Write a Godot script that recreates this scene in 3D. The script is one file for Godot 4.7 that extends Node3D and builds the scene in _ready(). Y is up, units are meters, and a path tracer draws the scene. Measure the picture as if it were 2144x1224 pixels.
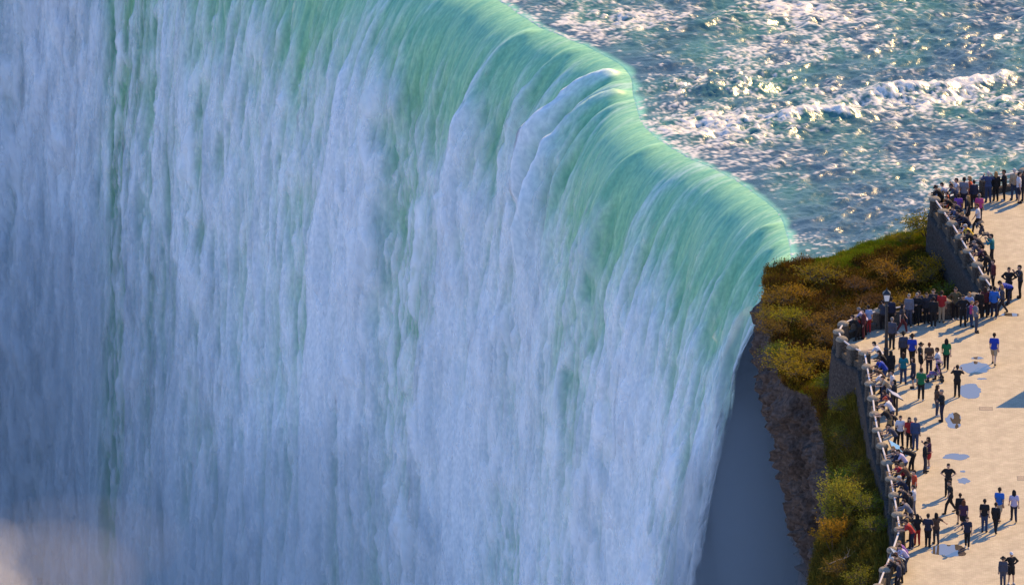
extends Node3D
# A wide waterfall seen from a high tower: green river, falling curtain, cliff ledge and a crowded stone promenade.
# World: y up, metres. y = 0 is the paved promenade, the river lies 3.2 m lower, the pool 51 m lower.

const RIVER_Y := -3.2
const POOL_Y := -52.0
const GRAV := 9.8

var counts := {}
var mats := {}
var crest := PackedVector2Array()      # crest line of the fall, one point every 0.25 m
var flow := PackedVector2Array()       # direction of the current at those points
var n_wave: FastNoiseLite
var n_fine: FastNoiseLite
var n_big: FastNoiseLite
var n_rock: FastNoiseLite
var plaza_poly := PackedVector2Array()

func _ready() -> void:
	setup_view()
	setup_noise()
	setup_crest()
	build_river()
	build_waterfall()
	build_spray("spray", "torn white spray flying down the face of the fall", 131, 0.5, 0.55, 0.06, -2.0)
	build_spray("drizzle", "thin drifting drizzle in front of the falling water", 157, 1.2, 0.8, -0.10, -1.2)
	build_gorge()
	build_bank_and_cliff()
	build_promenade()
	build_visitor_building()
	build_street_furniture()
	build_people()
	build_plants()
	build_mist()

# ---------------------------------------------------------------- view, sky, sun
func setup_view() -> void:
	var cam := Camera3D.new()
	cam.name = "camera"
	cam.fov = 2.6105
	cam.near = 5.0
	cam.far = 4000.0
	add_child(cam)
	cam.position = Vector3(0, 204.48, 648.53)
	cam.look_at_from_position(cam.position, Vector3.ZERO, Vector3.UP)
	cam.current = true
	var sky_look := ProceduralSkyMaterial.new()
	sky_look.sky_top_color = Color(0.38, 0.55, 0.82)
	sky_look.sky_horizon_color = Color(0.78, 0.85, 0.93)
	sky_look.sky_curve = 0.16
	sky_look.ground_bottom_color = Color(0.30, 0.36, 0.40)
	sky_look.ground_horizon_color = Color(0.50, 0.58, 0.70)
	sky_look.sun_angle_max = 20.0
	var sky := Sky.new()
	sky.sky_material = sky_look
	var env := Environment.new()
	env.background_mode = Environment.BG_SKY
	env.sky = sky
	env.background_energy_multiplier = SKY_ENERGY
	env.tonemap_mode = Environment.TONE_MAPPER_LINEAR
	env.tonemap_exposure = EXPOSURE
	env.volumetric_fog_enabled = true
	env.volumetric_fog_density = 0.0
	env.sdfgi_enabled = true
	env.ssao_enabled = true
	env.ssil_enabled = true
	var around := WorldEnvironment.new()
	around.name = "surroundings"
	around.environment = env
	add_child(around)
	var sun := DirectionalLight3D.new()
	sun.name = "sun"
	sun.light_color = Color(1.0, 0.83, 0.58)
	sun.light_energy = 1.6
	sun.light_angular_distance = 0.5
	sun.shadow_enabled = true
	add_child(sun)
	sun.look_at_from_position(Vector3(0.464, 0.602, -0.650) * 100.0, Vector3.ZERO, Vector3.UP)

const SKY_ENERGY := 0.95
const EXPOSURE := 1.72

# ---------------------------------------------------------------- helpers
func numbered(called: String) -> String:
	var k: int = counts.get(called, 0)
	counts[called] = k + 1
	return called if k == 0 else "%s_%03d" % [called, k]

func thing(called: String, label: String, category: String, at := Vector3.ZERO, turn := 0.0, group := "") -> Node3D:
	var o := Node3D.new()
	o.name = numbered(called)
	add_child(o)
	o.position = at
	o.rotation.y = turn
	o.set_meta("label", label)
	o.set_meta("category", category)
	if group != "":
		o.set_meta("group", group)
	return o

func part(called: String, m: Mesh, look: Material, parent: Node3D, at := Transform3D.IDENTITY) -> MeshInstance3D:
	var o := MeshInstance3D.new()
	o.name = called
	o.mesh = m
	o.material_override = look
	o.transform = at
	parent.add_child(o, true)
	return o

func structure(called: String, m: Mesh, look: Material, label: String, category: String) -> MeshInstance3D:
	var o := part(numbered(called), m, look, self)
	o.set_meta("kind", "structure")
	o.set_meta("label", label)
	o.set_meta("category", category)
	return o

func lin(r: float, g: float, b: float) -> Color:
	return Color(r, g, b).linear_to_srgb()

func plain(key: String, c: Color, rough := 0.8, metal := 0.0) -> StandardMaterial3D:
	if mats.has(key):
		return mats[key]
	var m := StandardMaterial3D.new()
	m.resource_name = key
	m.albedo_color = c
	m.roughness = rough
	m.metallic = metal
	mats[key] = m
	return m

func noise(kind: int, freq: float, seed_: int, oct := 4) -> FastNoiseLite:
	var n := FastNoiseLite.new()
	n.noise_type = kind
	n.frequency = freq
	n.seed = seed_
	n.fractal_type = FastNoiseLite.FRACTAL_FBM if oct > 1 else FastNoiseLite.FRACTAL_NONE
	n.fractal_octaves = oct
	return n

func noise_tex(freq: float, seed_: int, oct: int, lo: Color, hi: Color, size := 1024, bump := 0.0) -> NoiseTexture2D:
	var t := NoiseTexture2D.new()
	t.width = size
	t.height = size
	t.seamless = true
	t.noise = noise(FastNoiseLite.TYPE_SIMPLEX_SMOOTH, freq, seed_, oct)
	if bump > 0.0:
		t.as_normal_map = true
		t.bump_strength = bump
	else:
		var g := Gradient.new()
		g.set_color(0, lo)
		g.set_color(1, hi)
		t.color_ramp = g
	return t

# a grained surface: tinted noise in two scales, and a little relief
func grained(key: String, c: Color, rough: float, scale: float, contrast: float, relief := 1.0) -> StandardMaterial3D:
	if mats.has(key):
		return mats[key]
	var m := plain(key, c, rough)
	var lo := 1.0 - contrast
	m.albedo_texture = noise_tex(0.02, hash(key) % 1000, 5, Color(lo, lo, lo), Color(1, 1, 1), 512)
	m.uv1_triplanar = true
	m.uv1_world_triplanar = true
	m.uv1_scale = Vector3.ONE * scale
	m.metallic_specular = 0.15
	if relief > 0.0:
		m.normal_enabled = true
		m.normal_texture = noise_tex(0.03, hash(key) % 1000 + 7, 5, Color.BLACK, Color.WHITE, 512, 6.0)
		m.normal_scale = relief
	return m

func setup_noise() -> void:
	n_wave = noise(FastNoiseLite.TYPE_SIMPLEX_SMOOTH, 1.0, 11, 3)
	n_fine = noise(FastNoiseLite.TYPE_SIMPLEX_SMOOTH, 1.0, 23, 2)
	n_big = noise(FastNoiseLite.TYPE_SIMPLEX_SMOOTH, 1.0, 37, 2)
	n_rock = noise(FastNoiseLite.TYPE_SIMPLEX_SMOOTH, 1.0, 51, 5)

# mesh from a grid of nu x nv points (index = v * nu + u); towards says which side is out
func grid_mesh(nu: int, nv: int, p: PackedVector3Array, c: PackedColorArray, uv: PackedVector2Array, towards: Vector3) -> ArrayMesh:
	var nrm := PackedVector3Array()
	nrm.resize(p.size())
	for v in nv:
		var v0 := maxi(v - 1, 0) * nu
		var v1 := mini(v + 1, nv - 1) * nu
		for u in nu:
			var a := p[v * nu + mini(u + 1, nu - 1)] - p[v * nu + maxi(u - 1, 0)]
			var b := p[v1 + u] - p[v0 + u]
			nrm[v * nu + u] = a.cross(b).normalized()
	var mid := (nv / 2) * nu + nu / 2
	var side := 1.0 if nrm[mid].dot(towards) > 0.0 else -1.0
	if side < 0.0:
		for i in nrm.size():
			nrm[i] = -nrm[i]
	var idx := PackedInt32Array()
	idx.resize((nu - 1) * (nv - 1) * 6)
	var k := 0
	for v in nv - 1:
		for u in nu - 1:
			var i := v * nu + u
			var i1 := i + 1
			var i2 := i + nu
			if side > 0.0:
				idx[k] = i; idx[k + 1] = i2; idx[k + 2] = i1
				idx[k + 3] = i1; idx[k + 4] = i2; idx[k + 5] = i2 + 1
			else:
				idx[k] = i; idx[k + 1] = i1; idx[k + 2] = i2
				idx[k + 3] = i1; idx[k + 4] = i2 + 1; idx[k + 5] = i2
			k += 6
	var arr := []
	arr.resize(Mesh.ARRAY_MAX)
	arr[Mesh.ARRAY_VERTEX] = p
	arr[Mesh.ARRAY_NORMAL] = nrm
	if c.size():
		arr[Mesh.ARRAY_COLOR] = c
	if uv.size():
		arr[Mesh.ARRAY_TEX_UV] = uv
	arr[Mesh.ARRAY_INDEX] = idx
	var m := ArrayMesh.new()
	m.add_surface_from_arrays(Mesh.PRIMITIVE_TRIANGLES, arr)
	return m

func tri(st: SurfaceTool, a: Vector3, b: Vector3, c: Vector3) -> void:
	st.add_vertex(a); st.add_vertex(b); st.add_vertex(c)

func quad(st: SurfaceTool, a: Vector3, b: Vector3, c: Vector3, d: Vector3) -> void:
	tri(st, a, b, c); tri(st, a, c, d)

# box with chamfered vertical and top edges
func add_box(st: SurfaceTool, at: Transform3D, size: Vector3, ch := 0.02) -> void:
	var h := size * 0.5
	var rings := [[-h.y, 0.0], [h.y - ch, 0.0], [h.y, ch]]
	var loops := []
	for r in rings:
		var x: float = h.x - r[1]
		var z: float = h.z - r[1]
		var l := []
		for q in [[x - ch, -z], [x, -z + ch], [x, z - ch], [x - ch, z], [-x + ch, z], [-x, z - ch], [-x, -z + ch], [-x + ch, -z]]:
			l.append(at * Vector3(q[0], r[0], q[1]))
		loops.append(l)
	for k in 2:
		for i in 8:
			var j := (i + 1) % 8
			quad(st, loops[k][i], loops[k][j], loops[k + 1][j], loops[k + 1][i])
	for i in range(1, 7):
		tri(st, loops[2][0], loops[2][i], loops[2][i + 1])
		tri(st, loops[0][0], loops[0][i + 1], loops[0][i])

func add_tube(st: SurfaceTool, a: Vector3, b: Vector3, ra: float, rb: float, sides := 8) -> void:
	var d := (b - a).normalized()
	var x := d.cross(Vector3.UP if absf(d.y) < 0.95 else Vector3.RIGHT).normalized()
	var y := d.cross(x)
	for i in sides:
		var t0 := TAU * i / sides
		var t1 := TAU * (i + 1) / sides
		var e0 := x * cos(t0) + y * sin(t0)
		var e1 := x * cos(t1) + y * sin(t1)
		quad(st, a + e0 * ra, b + e0 * rb, b + e1 * rb, a + e1 * ra)
		tri(st, a, a + e0 * ra, a + e1 * ra)
		tri(st, b, b + e1 * rb, b + e0 * rb)

# turned shape: profile of (radius, height); power > 2 squares the plan
func add_lathe(st: SurfaceTool, at: Transform3D, prof: Array, sides := 16, power := 2.0) -> void:
	for k in prof.size() - 1:
		for i in sides:
			var q := []
			for w in [[k, i], [k, i + 1], [k + 1, i + 1], [k + 1, i]]:
				var t: float = TAU * w[1] / sides
				var cx := cos(t)
				var cz := sin(t)
				var f := pow(pow(absf(cx), power) + pow(absf(cz), power), -1.0 / power)
				q.append(at * Vector3(cx * f * prof[w[0]][0], prof[w[0]][1], cz * f * prof[w[0]][0]))
			quad(st, q[0], q[1], q[2], q[3])

func begin() -> SurfaceTool:
	var st := SurfaceTool.new()
	st.begin(Mesh.PRIMITIVE_TRIANGLES)
	st.set_smooth_group(-1)
	return st

func done(st: SurfaceTool) -> ArrayMesh:
	st.generate_normals()
	return st.commit()

func turned(x: Vector3, at: Vector3) -> Transform3D:   # x axis along x, y kept near up
	var f := x.normalized()
	var z := f.cross(Vector3.UP).normalized()
	return Transform3D(Basis(f, z.cross(f), z), at)

# ---------------------------------------------------------------- river and fall
func setup_crest() -> void:
	var c: Array[Vector2] = [Vector2(15.3, -13.0), Vector2(15.2, -15.7), Vector2(15.1, -19.9), Vector2(14.6, -25.2), Vector2(12.9, -30.1), Vector2(11.3, -33.3), Vector2(9.3, -36.7), Vector2(7.5, -41.5), Vector2(6.9, -47.2), Vector2(6.6, -52.4), Vector2(4.7, -56.9), Vector2(1.6, -61.6), Vector2(-0.6, -66.6), Vector2(-2.6, -70.1), Vector2(-5.4, -74.6), Vector2(-9.4, -81.8), Vector2(-14.7, -92.2), Vector2(-20.1, -103.0), Vector2(-25.2, -110.6), Vector2(-31.0, -113.5), Vector2(-38.0, -112.0), Vector2(-48.0, -106.0), Vector2(-62.0, -96.0)]
	var fine := PackedVector2Array()
	for i in range(1, c.size() - 2):
		for k in 24:
			fine.append(c[i].cubic_interpolate(c[i + 1], c[i - 1], c[i + 2], k / 24.0))
	var left := 0.0
	crest.append(fine[0])
	for i in range(1, fine.size()):
		var a := fine[i - 1]
		var b := fine[i]
		var l := a.distance_to(b)
		var at := 0.25 - left
		while at < l:
			crest.append(a.lerp(b, at / l))
			at += 0.25
		left = l - (at - 0.25)
	var dirs := [[0.0, -148.0], [12.0, -153.0], [25.0, -157.0], [40.0, -158.0], [60.0, -152.0], [85.0, -140.0], [105.0, -118.0], [118.0, -95.0], [135.0, -70.0], [200.0, -50.0]]
	for i in crest.size():
		var s := i * 0.25
		var a := -148.0
		for k in dirs.size() - 1:
			if s >= dirs[k][0] and s <= dirs[k + 1][0]:
				a = lerpf(dirs[k][1], dirs[k + 1][1], (s - dirs[k][0]) / (dirs[k + 1][0] - dirs[k][0]))
		a = deg_to_rad(-a)
		flow.append(Vector2(cos(a), sin(a)))

func crest_at(s: float) -> Vector2:
	if s < 0.0:
		return crest[0] + Vector2(0.06, 1.0) * -s
	var f := minf(s * 4.0, crest.size() - 1.001)
	var i := int(f)
	return crest[i].lerp(crest[i + 1], f - i)

func flow_at(s: float) -> Vector2:
	var f := clampf(s * 4.0, 0.0, flow.size() - 1.001)
	var i := int(f)
	return flow[i].lerp(flow[i + 1], f - i).normalized()

func jet_at(s: float) -> float:         # swollen jets that leap out past the rest
	var jet := 0.0
	for j in [[38.4, 0.42, 1.0], [36.6, 0.25, 0.45], [34.4, 0.40, 0.9], [32.6, 0.22, 0.35], [48.5, 0.3, 0.4], [44.0, 0.25, 0.4], [7.6, 0.3, 0.45], [4.4, 0.25, 0.4], [1.4, 0.35, 0.5], [24.0, 0.25, 0.3]]:
		jet += j[2] * exp(-pow((s - j[0]) / (j[1] * 1.6), 2.0))
	return jet

func drag_at(s: float) -> float:        # seconds in which the air takes up the forward speed, longer in a thick jet
	return lerpf(5.0, 1.05, smoothstep(1.0, 15.0, s))

func run_at(k: float, v: float, t: float) -> float:
	return v * k * (1.0 - exp(-t / k))

func speed_at(s: float) -> float:
	return lerpf(3.9, 6.6, smoothstep(0.0, 16.0, s)) + 0.35 * n_big.get_noise_2d(s * 0.3, 7.0)

# standing waves over the rock steps: polyline points, height, width
const STANDING := [
	[[19.2, -45.6], [20.4, -46.9], [21.6, -47.9], [23.8, -48.3], [26.5, -49.3], [29.1, -50.8], [34.0, -52.5]],
	[[14.4, -40.0], [15.4, -41.6], [16.4, -42.9], [17.5, -43.5], [19.0, -42.8], [20.9, -41.9]],
	[[9.8, -46.3], [11.8, -48.2], [13.6, -49.6], [15.3, -48.6]],
	[[9.6, -60.2], [12.4, -62.6], [15.6, -62.2]]]
const STANDING_H := [0.55, 0.6, 0.35, 0.3]
# patches of broken, foaming water: x, z, radius x, radius z, strength
const BROKEN := [[11.5, -49.0, 5.5, 2.6, 0.75], [12.6, -41.6, 5.6, 3.0, 0.85], [17.6, -44.6, 4.5, 2.2, 0.5], [24.8, -46.2, 6.5, 3.2, 0.65], [7.5, -62.5, 4.5, 3.0, 0.45], [16.0, -63.0, 6.0, 3.4, 0.4], [24.0, -58.0, 6.0, 3.0, 0.3], [19.0, -31.0, 5.0, 3.0, 0.12], [25.0, -66.0, 7.0, 4.0, 0.3], [3.0, -67.5, 4.0, 2.5, 0.3]]

func standing(x: float, z: float) -> float:
	var h := 0.0
	for k in STANDING.size():
		var line: Array = STANDING[k]
		var best := 9.0
		var along := 0.0
		for i in line.size() - 1:
			var a := Vector2(line[i][0], line[i][1])
			var b := Vector2(line[i + 1][0], line[i + 1][1])
			var q := Vector2(x, z)
			if absf(q.x - a.x) > 6.0 or absf(q.y - a.y) > 6.0:
				continue
			var t := clampf((q - a).dot(b - a) / (b - a).length_squared(), 0.0, 1.0)
			var d := q.distance_to(a.lerp(b, t))
			if d < best:
				best = d
				along = (i + t) / (line.size() - 1.0)
		if best < 3.0:
			h += STANDING_H[k] * exp(-best * best / 0.75) * smoothstep(0.0, 0.25, along) * smoothstep(1.0, 0.75, along)
	return h

func wave(x: float, z: float) -> float:
	var a := 1.0 - absf(n_wave.get_noise_2d(x * 0.22 + z * 0.05, z * 0.20))
	var b := n_wave.get_noise_2d(x * 0.70 + 40.0, z * 0.55)
	var c := 1.0 - absf(n_fine.get_noise_2d(x * 1.7, z * 1.6 + 90.0))
	return 0.32 * (a - 0.75) + 0.11 * b + 0.085 * (c - 0.7)

func build_river() -> void:
	var ss := PackedFloat32Array()
	var s := -9.0
	while s < 78.0:
		ss.append(s)
		s += 0.15
	while s < 138.0:
		ss.append(s)
		s += 1.5
	var rr := PackedFloat32Array()
	var r := -0.65                       # reaches a little under the falling sheet
	while r < 34.0:
		rr.append(r)
		r += 0.13
	var step := 0.16
	while r < 180.0:
		rr.append(r)
		step *= 1.16
		r += step
	var nu := ss.size()
	var nv := rr.size()
	var p := PackedVector3Array(); p.resize(nu * nv)
	var c := PackedColorArray(); c.resize(nu * nv)
	var uv := PackedVector2Array()
	for u in nu:
		var o := crest_at(ss[u])
		var f := flow_at(ss[u])
		var fine := ss[u] < 78.5
		for v in nv:
			var q := o - f * rr[v]
			var x := q.x
			var z := q.y
			var w := 0.0
			var foam := 0.0
			var green := 0.0
			if fine and rr[v] < 36.0:
				w = wave(x, z)
				var st := standing(x, z)
				var brk := 0.0
				for b in BROKEN:
					var dx: float = (x - b[0]) / b[2]
					var dz: float = (z - b[1]) / b[3]
					var d2 := dx * dx + dz * dz
					if d2 < 4.0:
						brk = maxf(brk, b[4] * exp(-d2 * 1.1))
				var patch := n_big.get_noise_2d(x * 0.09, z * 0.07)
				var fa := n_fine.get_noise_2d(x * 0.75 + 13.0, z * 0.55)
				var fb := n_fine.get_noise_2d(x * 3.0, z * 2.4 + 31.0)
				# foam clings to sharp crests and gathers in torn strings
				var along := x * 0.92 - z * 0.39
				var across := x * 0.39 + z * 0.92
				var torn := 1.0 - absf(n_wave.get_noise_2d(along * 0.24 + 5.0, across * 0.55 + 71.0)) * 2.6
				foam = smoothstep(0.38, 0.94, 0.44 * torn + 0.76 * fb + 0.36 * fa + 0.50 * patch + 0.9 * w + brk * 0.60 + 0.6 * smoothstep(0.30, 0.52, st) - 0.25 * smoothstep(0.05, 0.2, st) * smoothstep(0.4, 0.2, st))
				green = clampf(0.25 + 0.8 * n_big.get_noise_2d(x * 0.16 + 50.0, z * 0.12) + 0.75 * brk + 0.6 * smoothstep(0.1, 0.5, st), 0.0, 1.0)
				w = w * (1.0 + 1.3 * brk) * lerpf(0.35, 1.0, smoothstep(0.0, 3.5, rr[v])) + st + 0.06 * fb * (foam + brk)
			var fall := 1.0 - clampf(rr[v] / 4.0, 0.0, 1.0)
			var i := v * nu + u
			if rr[v] < 0.0:
				w -= 0.9 * -rr[v]
			p[i] = Vector3(x, RIVER_Y - 0.16 * fall * fall + w, z)
			var col := Color(0.038, 0.086, 0.116).lerp(Color(0.055, 0.165, 0.135), green)
			# the green water of the lip reaches back in smooth tongues
			var tongue := 0.30 + 0.3 * n_big.get_noise_2d(ss[u] * 0.33, 3.0)
			if ss[u] > -2.0:
				col = col.lerp(Color(0.20, 0.50, 0.34), smoothstep(tongue + 0.3, tongue - 0.3, rr[v]))
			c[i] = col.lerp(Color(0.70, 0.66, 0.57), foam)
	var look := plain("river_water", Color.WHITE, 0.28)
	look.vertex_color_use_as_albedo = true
	look.metallic_specular = 0.36
	look.normal_enabled = true
	look.normal_texture = noise_tex(0.018, 5, 6, Color.BLACK, Color.WHITE, 1024, 10.0)
	look.normal_scale = 0.42
	look.uv1_triplanar = true
	look.uv1_world_triplanar = true
	look.uv1_scale = Vector3(0.40, 0.40, 0.26)
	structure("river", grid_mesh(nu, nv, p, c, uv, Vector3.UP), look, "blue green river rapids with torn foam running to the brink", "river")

func build_waterfall() -> void:
	var look := plain("falling_water", Color.WHITE, 0.4)
	look.metallic_specular = 0.25
	look.vertex_color_use_as_albedo = true
	look.albedo_texture = noise_tex(0.030, 19, 5, Color(0.82, 0.86, 0.88), Color(1, 1, 1), 1024)
	var main := structure("waterfall", fall_mesh(2.6, 150.0, false), look, "broad green and white curtain of water falling over the curved brink", "waterfall")
	var thin := look.duplicate()
	thin.resource_name = "thin_water"
	thin.transparency = BaseMaterial3D.TRANSPARENCY_ALPHA
	part("edge_strands", fall_mesh(-2.4, 2.73, true), thin, main)

func fall_mesh(s_from: float, s_to: float, torn_edge: bool) -> ArrayMesh:
	var ts := PackedFloat32Array()
	var t := 0.0
	while GRAV * 0.5 * t * t < 49.5:
		ts.append(t)
		t += 0.19 / sqrt(5.0 * 5.0 + GRAV * t * GRAV * t)
	var ss := PackedFloat32Array()
	var s := s_from
	while s < s_to:
		ss.append(s)
		s += 0.13 if s < 122.0 else 0.6
	var nu := ss.size()
	var nv := ts.size()
	var p := PackedVector3Array(); p.resize(nu * nv)
	var c := PackedColorArray(); c.resize(nu * nv)
	var uv := PackedVector2Array(); uv.resize(nu * nv)
	var n_cur := noise(FastNoiseLite.TYPE_SIMPLEX_SMOOTH, 1.0, 71, 3)
	var n_clu := noise(FastNoiseLite.TYPE_SIMPLEX_SMOOTH, 1.0, 83, 3)
	var n_bil := noise(FastNoiseLite.TYPE_SIMPLEX_SMOOTH, 1.0, 97, 2)
	for u in nu:
		var sv := ss[u]
		var o := crest_at(sv)
		var f := flow_at(sv)
		var side := Vector3(f.y, 0.0, -f.x)
		var jet := jet_at(sv)
		var drag := drag_at(sv)
		var v0 := speed_at(sv)
		var edge := smoothstep(-2.4, 1.5, sv)
		var crease := exp(-pow((sv - 97.0) / 1.1, 2.0))     # the deep fold where the two arms of the fall meet
		var lane := n_cur.get_noise_2d(sv * 0.16, 3.0)   # each curtain tears at its own height
		var arc := 0.0
		var last := Vector2.ZERO
		for v in nv:
			var tt := ts[v]
			var run := run_at(drag, v0, tt)
			var drop := 0.08 * v0 * tt + 0.5 * GRAV * tt * tt
			var leap := jet * smoothstep(16.0, 3.0, drop) * (0.85 + 0.2 * n_cur.get_noise_2d(sv * 0.8, drop * 0.2))     # a jet flies higher and farther, then falls in with the rest
			run += leap * (run_at(drag + 1.6, v0 + 1.1, tt) - run)
			drop -= leap * 1.9 * tt
			arc += Vector2(run, drop).distance_to(last)
			last = Vector2(run, drop)
			# flow coordinates: streaks are long and thin, and bend where the curtains braid
			var sb := sv + 0.5 * n_cur.get_noise_2d(sv * 0.2, arc * 0.035) * smoothstep(2.0, 20.0, arc)
			var stretch := 1.0 / (1.0 + arc * 0.035)
			var a := n_cur.get_noise_2d(sb * 0.30, arc * 0.030 + 9.0)
			var b := n_clu.get_noise_2d(sb * 0.95, arc * 0.16 * (0.4 + 0.6 * stretch))
			var d := n_clu.get_noise_2d(sb * 2.7 + 50.0, arc * 0.42 * (0.4 + 0.6 * stretch))
			var band := n_cur.get_noise_2d(sv * 0.10 + 30.0, arc * 0.012)
			var e := n_bil.get_noise_2d(sb * 5.5, arc * 1.3)
			var grow := smoothstep(1.0, 15.0, arc - 3.0 * lane)
			var foam := smoothstep(-0.30, 0.70, -0.42 + 0.80 * grow + 0.50 * band + 0.38 * a + 0.40 * b + 0.24 * d + 0.10 * e + 0.75 * leap * smoothstep(0.4, 1.6, arc) + 0.45 * (1.0 - edge) - 1.1 * crease + 0.18 * smoothstep(12.0, 30.0, arc) + 0.25 * smoothstep(98.5, 101.0, sv))
			var tang := Vector3(f.x * v0 * exp(-tt / drag), -0.08 * v0 - GRAV * tt, f.y * v0 * exp(-tt / drag)).normalized()
			var out := side.cross(tang)
			if out.dot(Vector3(f.x, 0.4, f.y)) < 0.0:
				out = -out
			var lump := (0.75 * a + 0.42 * b + 0.12 * d + 0.02 * e) * smoothstep(0.3, 9.0, arc) + 0.2 * foam * smoothstep(1.0, 8.0, arc) + (0.9 * band - 1.2 * crease) * smoothstep(2.0, 14.0, arc)
			lump += 0.5 * leap * smoothstep(0.0, 1.5, arc) * (0.9 + 0.5 * d)
			var at := Vector3(o.x + f.x * run, RIVER_Y - 0.16 - drop, o.y + f.y * run) + out * lump
			at += side * (0.35 * n_cur.get_noise_2d(sv * 0.25 + 80.0, arc * 0.04)) * smoothstep(2.0, 25.0, arc)
			if arc < 3.0:
				at.y += wave(o.x, o.y) * 0.35 * (1.0 - arc / 3.0)
			var i := v * nu + u
			p[i] = at
			var clear := Color(0.190, 0.490, 0.315).lerp(Color(0.370, 0.670, 0.365), clampf(0.5 + 0.8 * d + 0.3 * b, 0.0, 1.0))
			c[i] = clear.lerp(Color(0.79, 0.86, 0.89), foam)
			if torn_edge:       # the side of the fall tears into strands with gaps between them
				var whole := smoothstep(-2.6, 2.6, sv) * 1.5 - smoothstep(2.0, 16.0, arc) * 0.75
				c[i].a = smoothstep(0.0, 0.7, whole + 0.9 * b + 0.5 * d + 0.3 * e + 0.5)
			uv[i] = Vector2(sv * 0.19, arc * 0.065)
	return grid_mesh(nu, nv, p, c, uv, Vector3(-0.7, 0.2, 0.7))

# torn spray that flies in front of the falling sheet: clumps of white drops with open gaps
func build_spray(called: String, label: String, seed_: int, off: float, thick: float, cover: float, from_s: float) -> void:
	var n_a := noise(FastNoiseLite.TYPE_SIMPLEX_SMOOTH, 1.0, seed_, 5)
	var n_b := noise(FastNoiseLite.TYPE_SIMPLEX_SMOOTH, 1.0, seed_ + 5, 3)
	n_a.domain_warp_enabled = true
	n_a.domain_warp_amplitude = 0.5
	n_a.domain_warp_frequency = 0.9
	var ts := PackedFloat32Array()
	var t := 0.35
	while GRAV * 0.5 * t * t < 49.0:
		ts.append(t)
		t += 0.26 / sqrt(5.0 * 5.0 + GRAV * t * GRAV * t)
	var nu := int((130.0 - from_s) / 0.17)
	var nv := ts.size()
	var p := PackedVector3Array(); p.resize(nu * nv)
	var c := PackedColorArray(); c.resize(nu * nv)
	for u in nu:
		var sv := from_s + u * 0.17
		var o := crest_at(sv)
		var f := flow_at(sv)
		var v0 := speed_at(sv) + off
		var drag := drag_at(sv)
		for v in nv:
			var tt := ts[v]
			var run := run_at(drag, v0, tt)
			var drop := 0.08 * v0 * tt + 0.5 * GRAV * tt * tt
			var arc := run * 0.5 + drop
			var sw := sv + 0.8 * n_b.get_noise_2d(sv * 0.2, arc * 0.05)
			var big := n_b.get_noise_2d(sw * 0.14, arc * 0.022)
			var k := n_a.get_noise_2d(sw * 0.62, arc * 0.20)
			var fine := n_a.get_noise_2d(sw * 2.1 + 70.0, arc * 0.80)
			var grow := smoothstep(2.5, 16.0, arc + 4.0 * big)
			var a := smoothstep(-0.15, 0.85, k + 0.28 * fine + 0.55 * big + cover + 0.28 * smoothstep(98.5, 101.0, sv)) * grow
			a *= 1.0 - 0.85 * exp(-pow((sv - 97.2) / 1.0, 2.0))
			a *= smoothstep(from_s, from_s + 1.6, sv + 0.9 * k) * smoothstep(130.0, 127.0, sv)
			var push := 0.35 + thick * (k + 0.25 * fine) + 0.7 * big
			p[v * nu + u] = Vector3(o.x + f.x * (run + push), RIVER_Y - 0.16 - drop + 0.1 * push, o.y + f.y * (run + push))
			c[v * nu + u] = Color(0.81, 0.87, 0.90, clampf(a, 0.0, 1.0) * 0.62)
	var look := plain("flying_spray", Color.WHITE, 1.0)
	look.vertex_color_use_as_albedo = true
	look.transparency = BaseMaterial3D.TRANSPARENCY_ALPHA
	look.metallic_specular = 0.0
	var m := structure(called, grid_mesh(nu, nv, p, c, PackedVector2Array(), Vector3(-0.7, 0.2, 0.7)), look, label, "spray")
	m.set_meta("kind", "stuff")

func build_gorge() -> void:
	# wet rock face behind the fall
	var nu := 300
	var nv := 60
	var p := PackedVector3Array(); p.resize(nu * nv)
	for u in nu:
		var s := -8.0 + u * 0.52
		var o := crest_at(s)
		var f := flow_at(s)
		for v in nv:
			var y := RIVER_Y - 0.75 - v * 0.83
			var back := 1.2 + 0.03 * v + 0.7 * n_rock.get_noise_3d(o.x * 0.3, y * 0.6, o.y * 0.3)
			p[v * nu + u] = Vector3(o.x - f.x * back, y, o.y - f.y * back)
	structure("rock_face", grid_mesh(nu, nv, p, PackedColorArray(), PackedVector2Array(), Vector3(-0.7, 0, 0.7)), grained("wet_rock", lin(0.30, 0.31, 0.33), 0.6, 0.2, 0.5), "dark wet rock face behind the falling water", "cliff")
	var pool := PlaneMesh.new()
	pool.size = Vector2(3000, 3000)
	var o2 := structure("gorge_water", pool, grained("pool_foam", lin(0.78, 0.80, 0.80), 0.6, 0.02, 0.2), "pale churning water at the foot of the fall", "water")
	o2.position = Vector3(0, POOL_Y, 0)

# ---------------------------------------------------------------- bank and cliff
const BRINK := [[13.95, -14.2, -2.95], [13.8, -6.3, -3.05], [14.1, -0.4, -3.1], [14.6, 6.2, -3.2], [16.0, 7.8, -3.3], [16.5, 11.5, -3.7], [16.8, 19.0, -4.6], [16.5, 25.5, -4.9], [15.8, 28.5, -4.6], [15.1, 37.8, -4.2], [15.0, 48.0, -4.0], [14.6, 70.0, -4.0]]

func brink_at(z: float) -> Vector2:     # x and height of the brink
	for i in BRINK.size() - 1:
		if z <= BRINK[i + 1][1]:
			var t := clampf((z - BRINK[i][1]) / (BRINK[i + 1][1] - BRINK[i][1]), 0.0, 1.0)
			return Vector2(lerpf(BRINK[i][0], BRINK[i + 1][0], t), lerpf(BRINK[i][2], BRINK[i + 1][2], t))
	return Vector2(14.6, -4.0)

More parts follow.
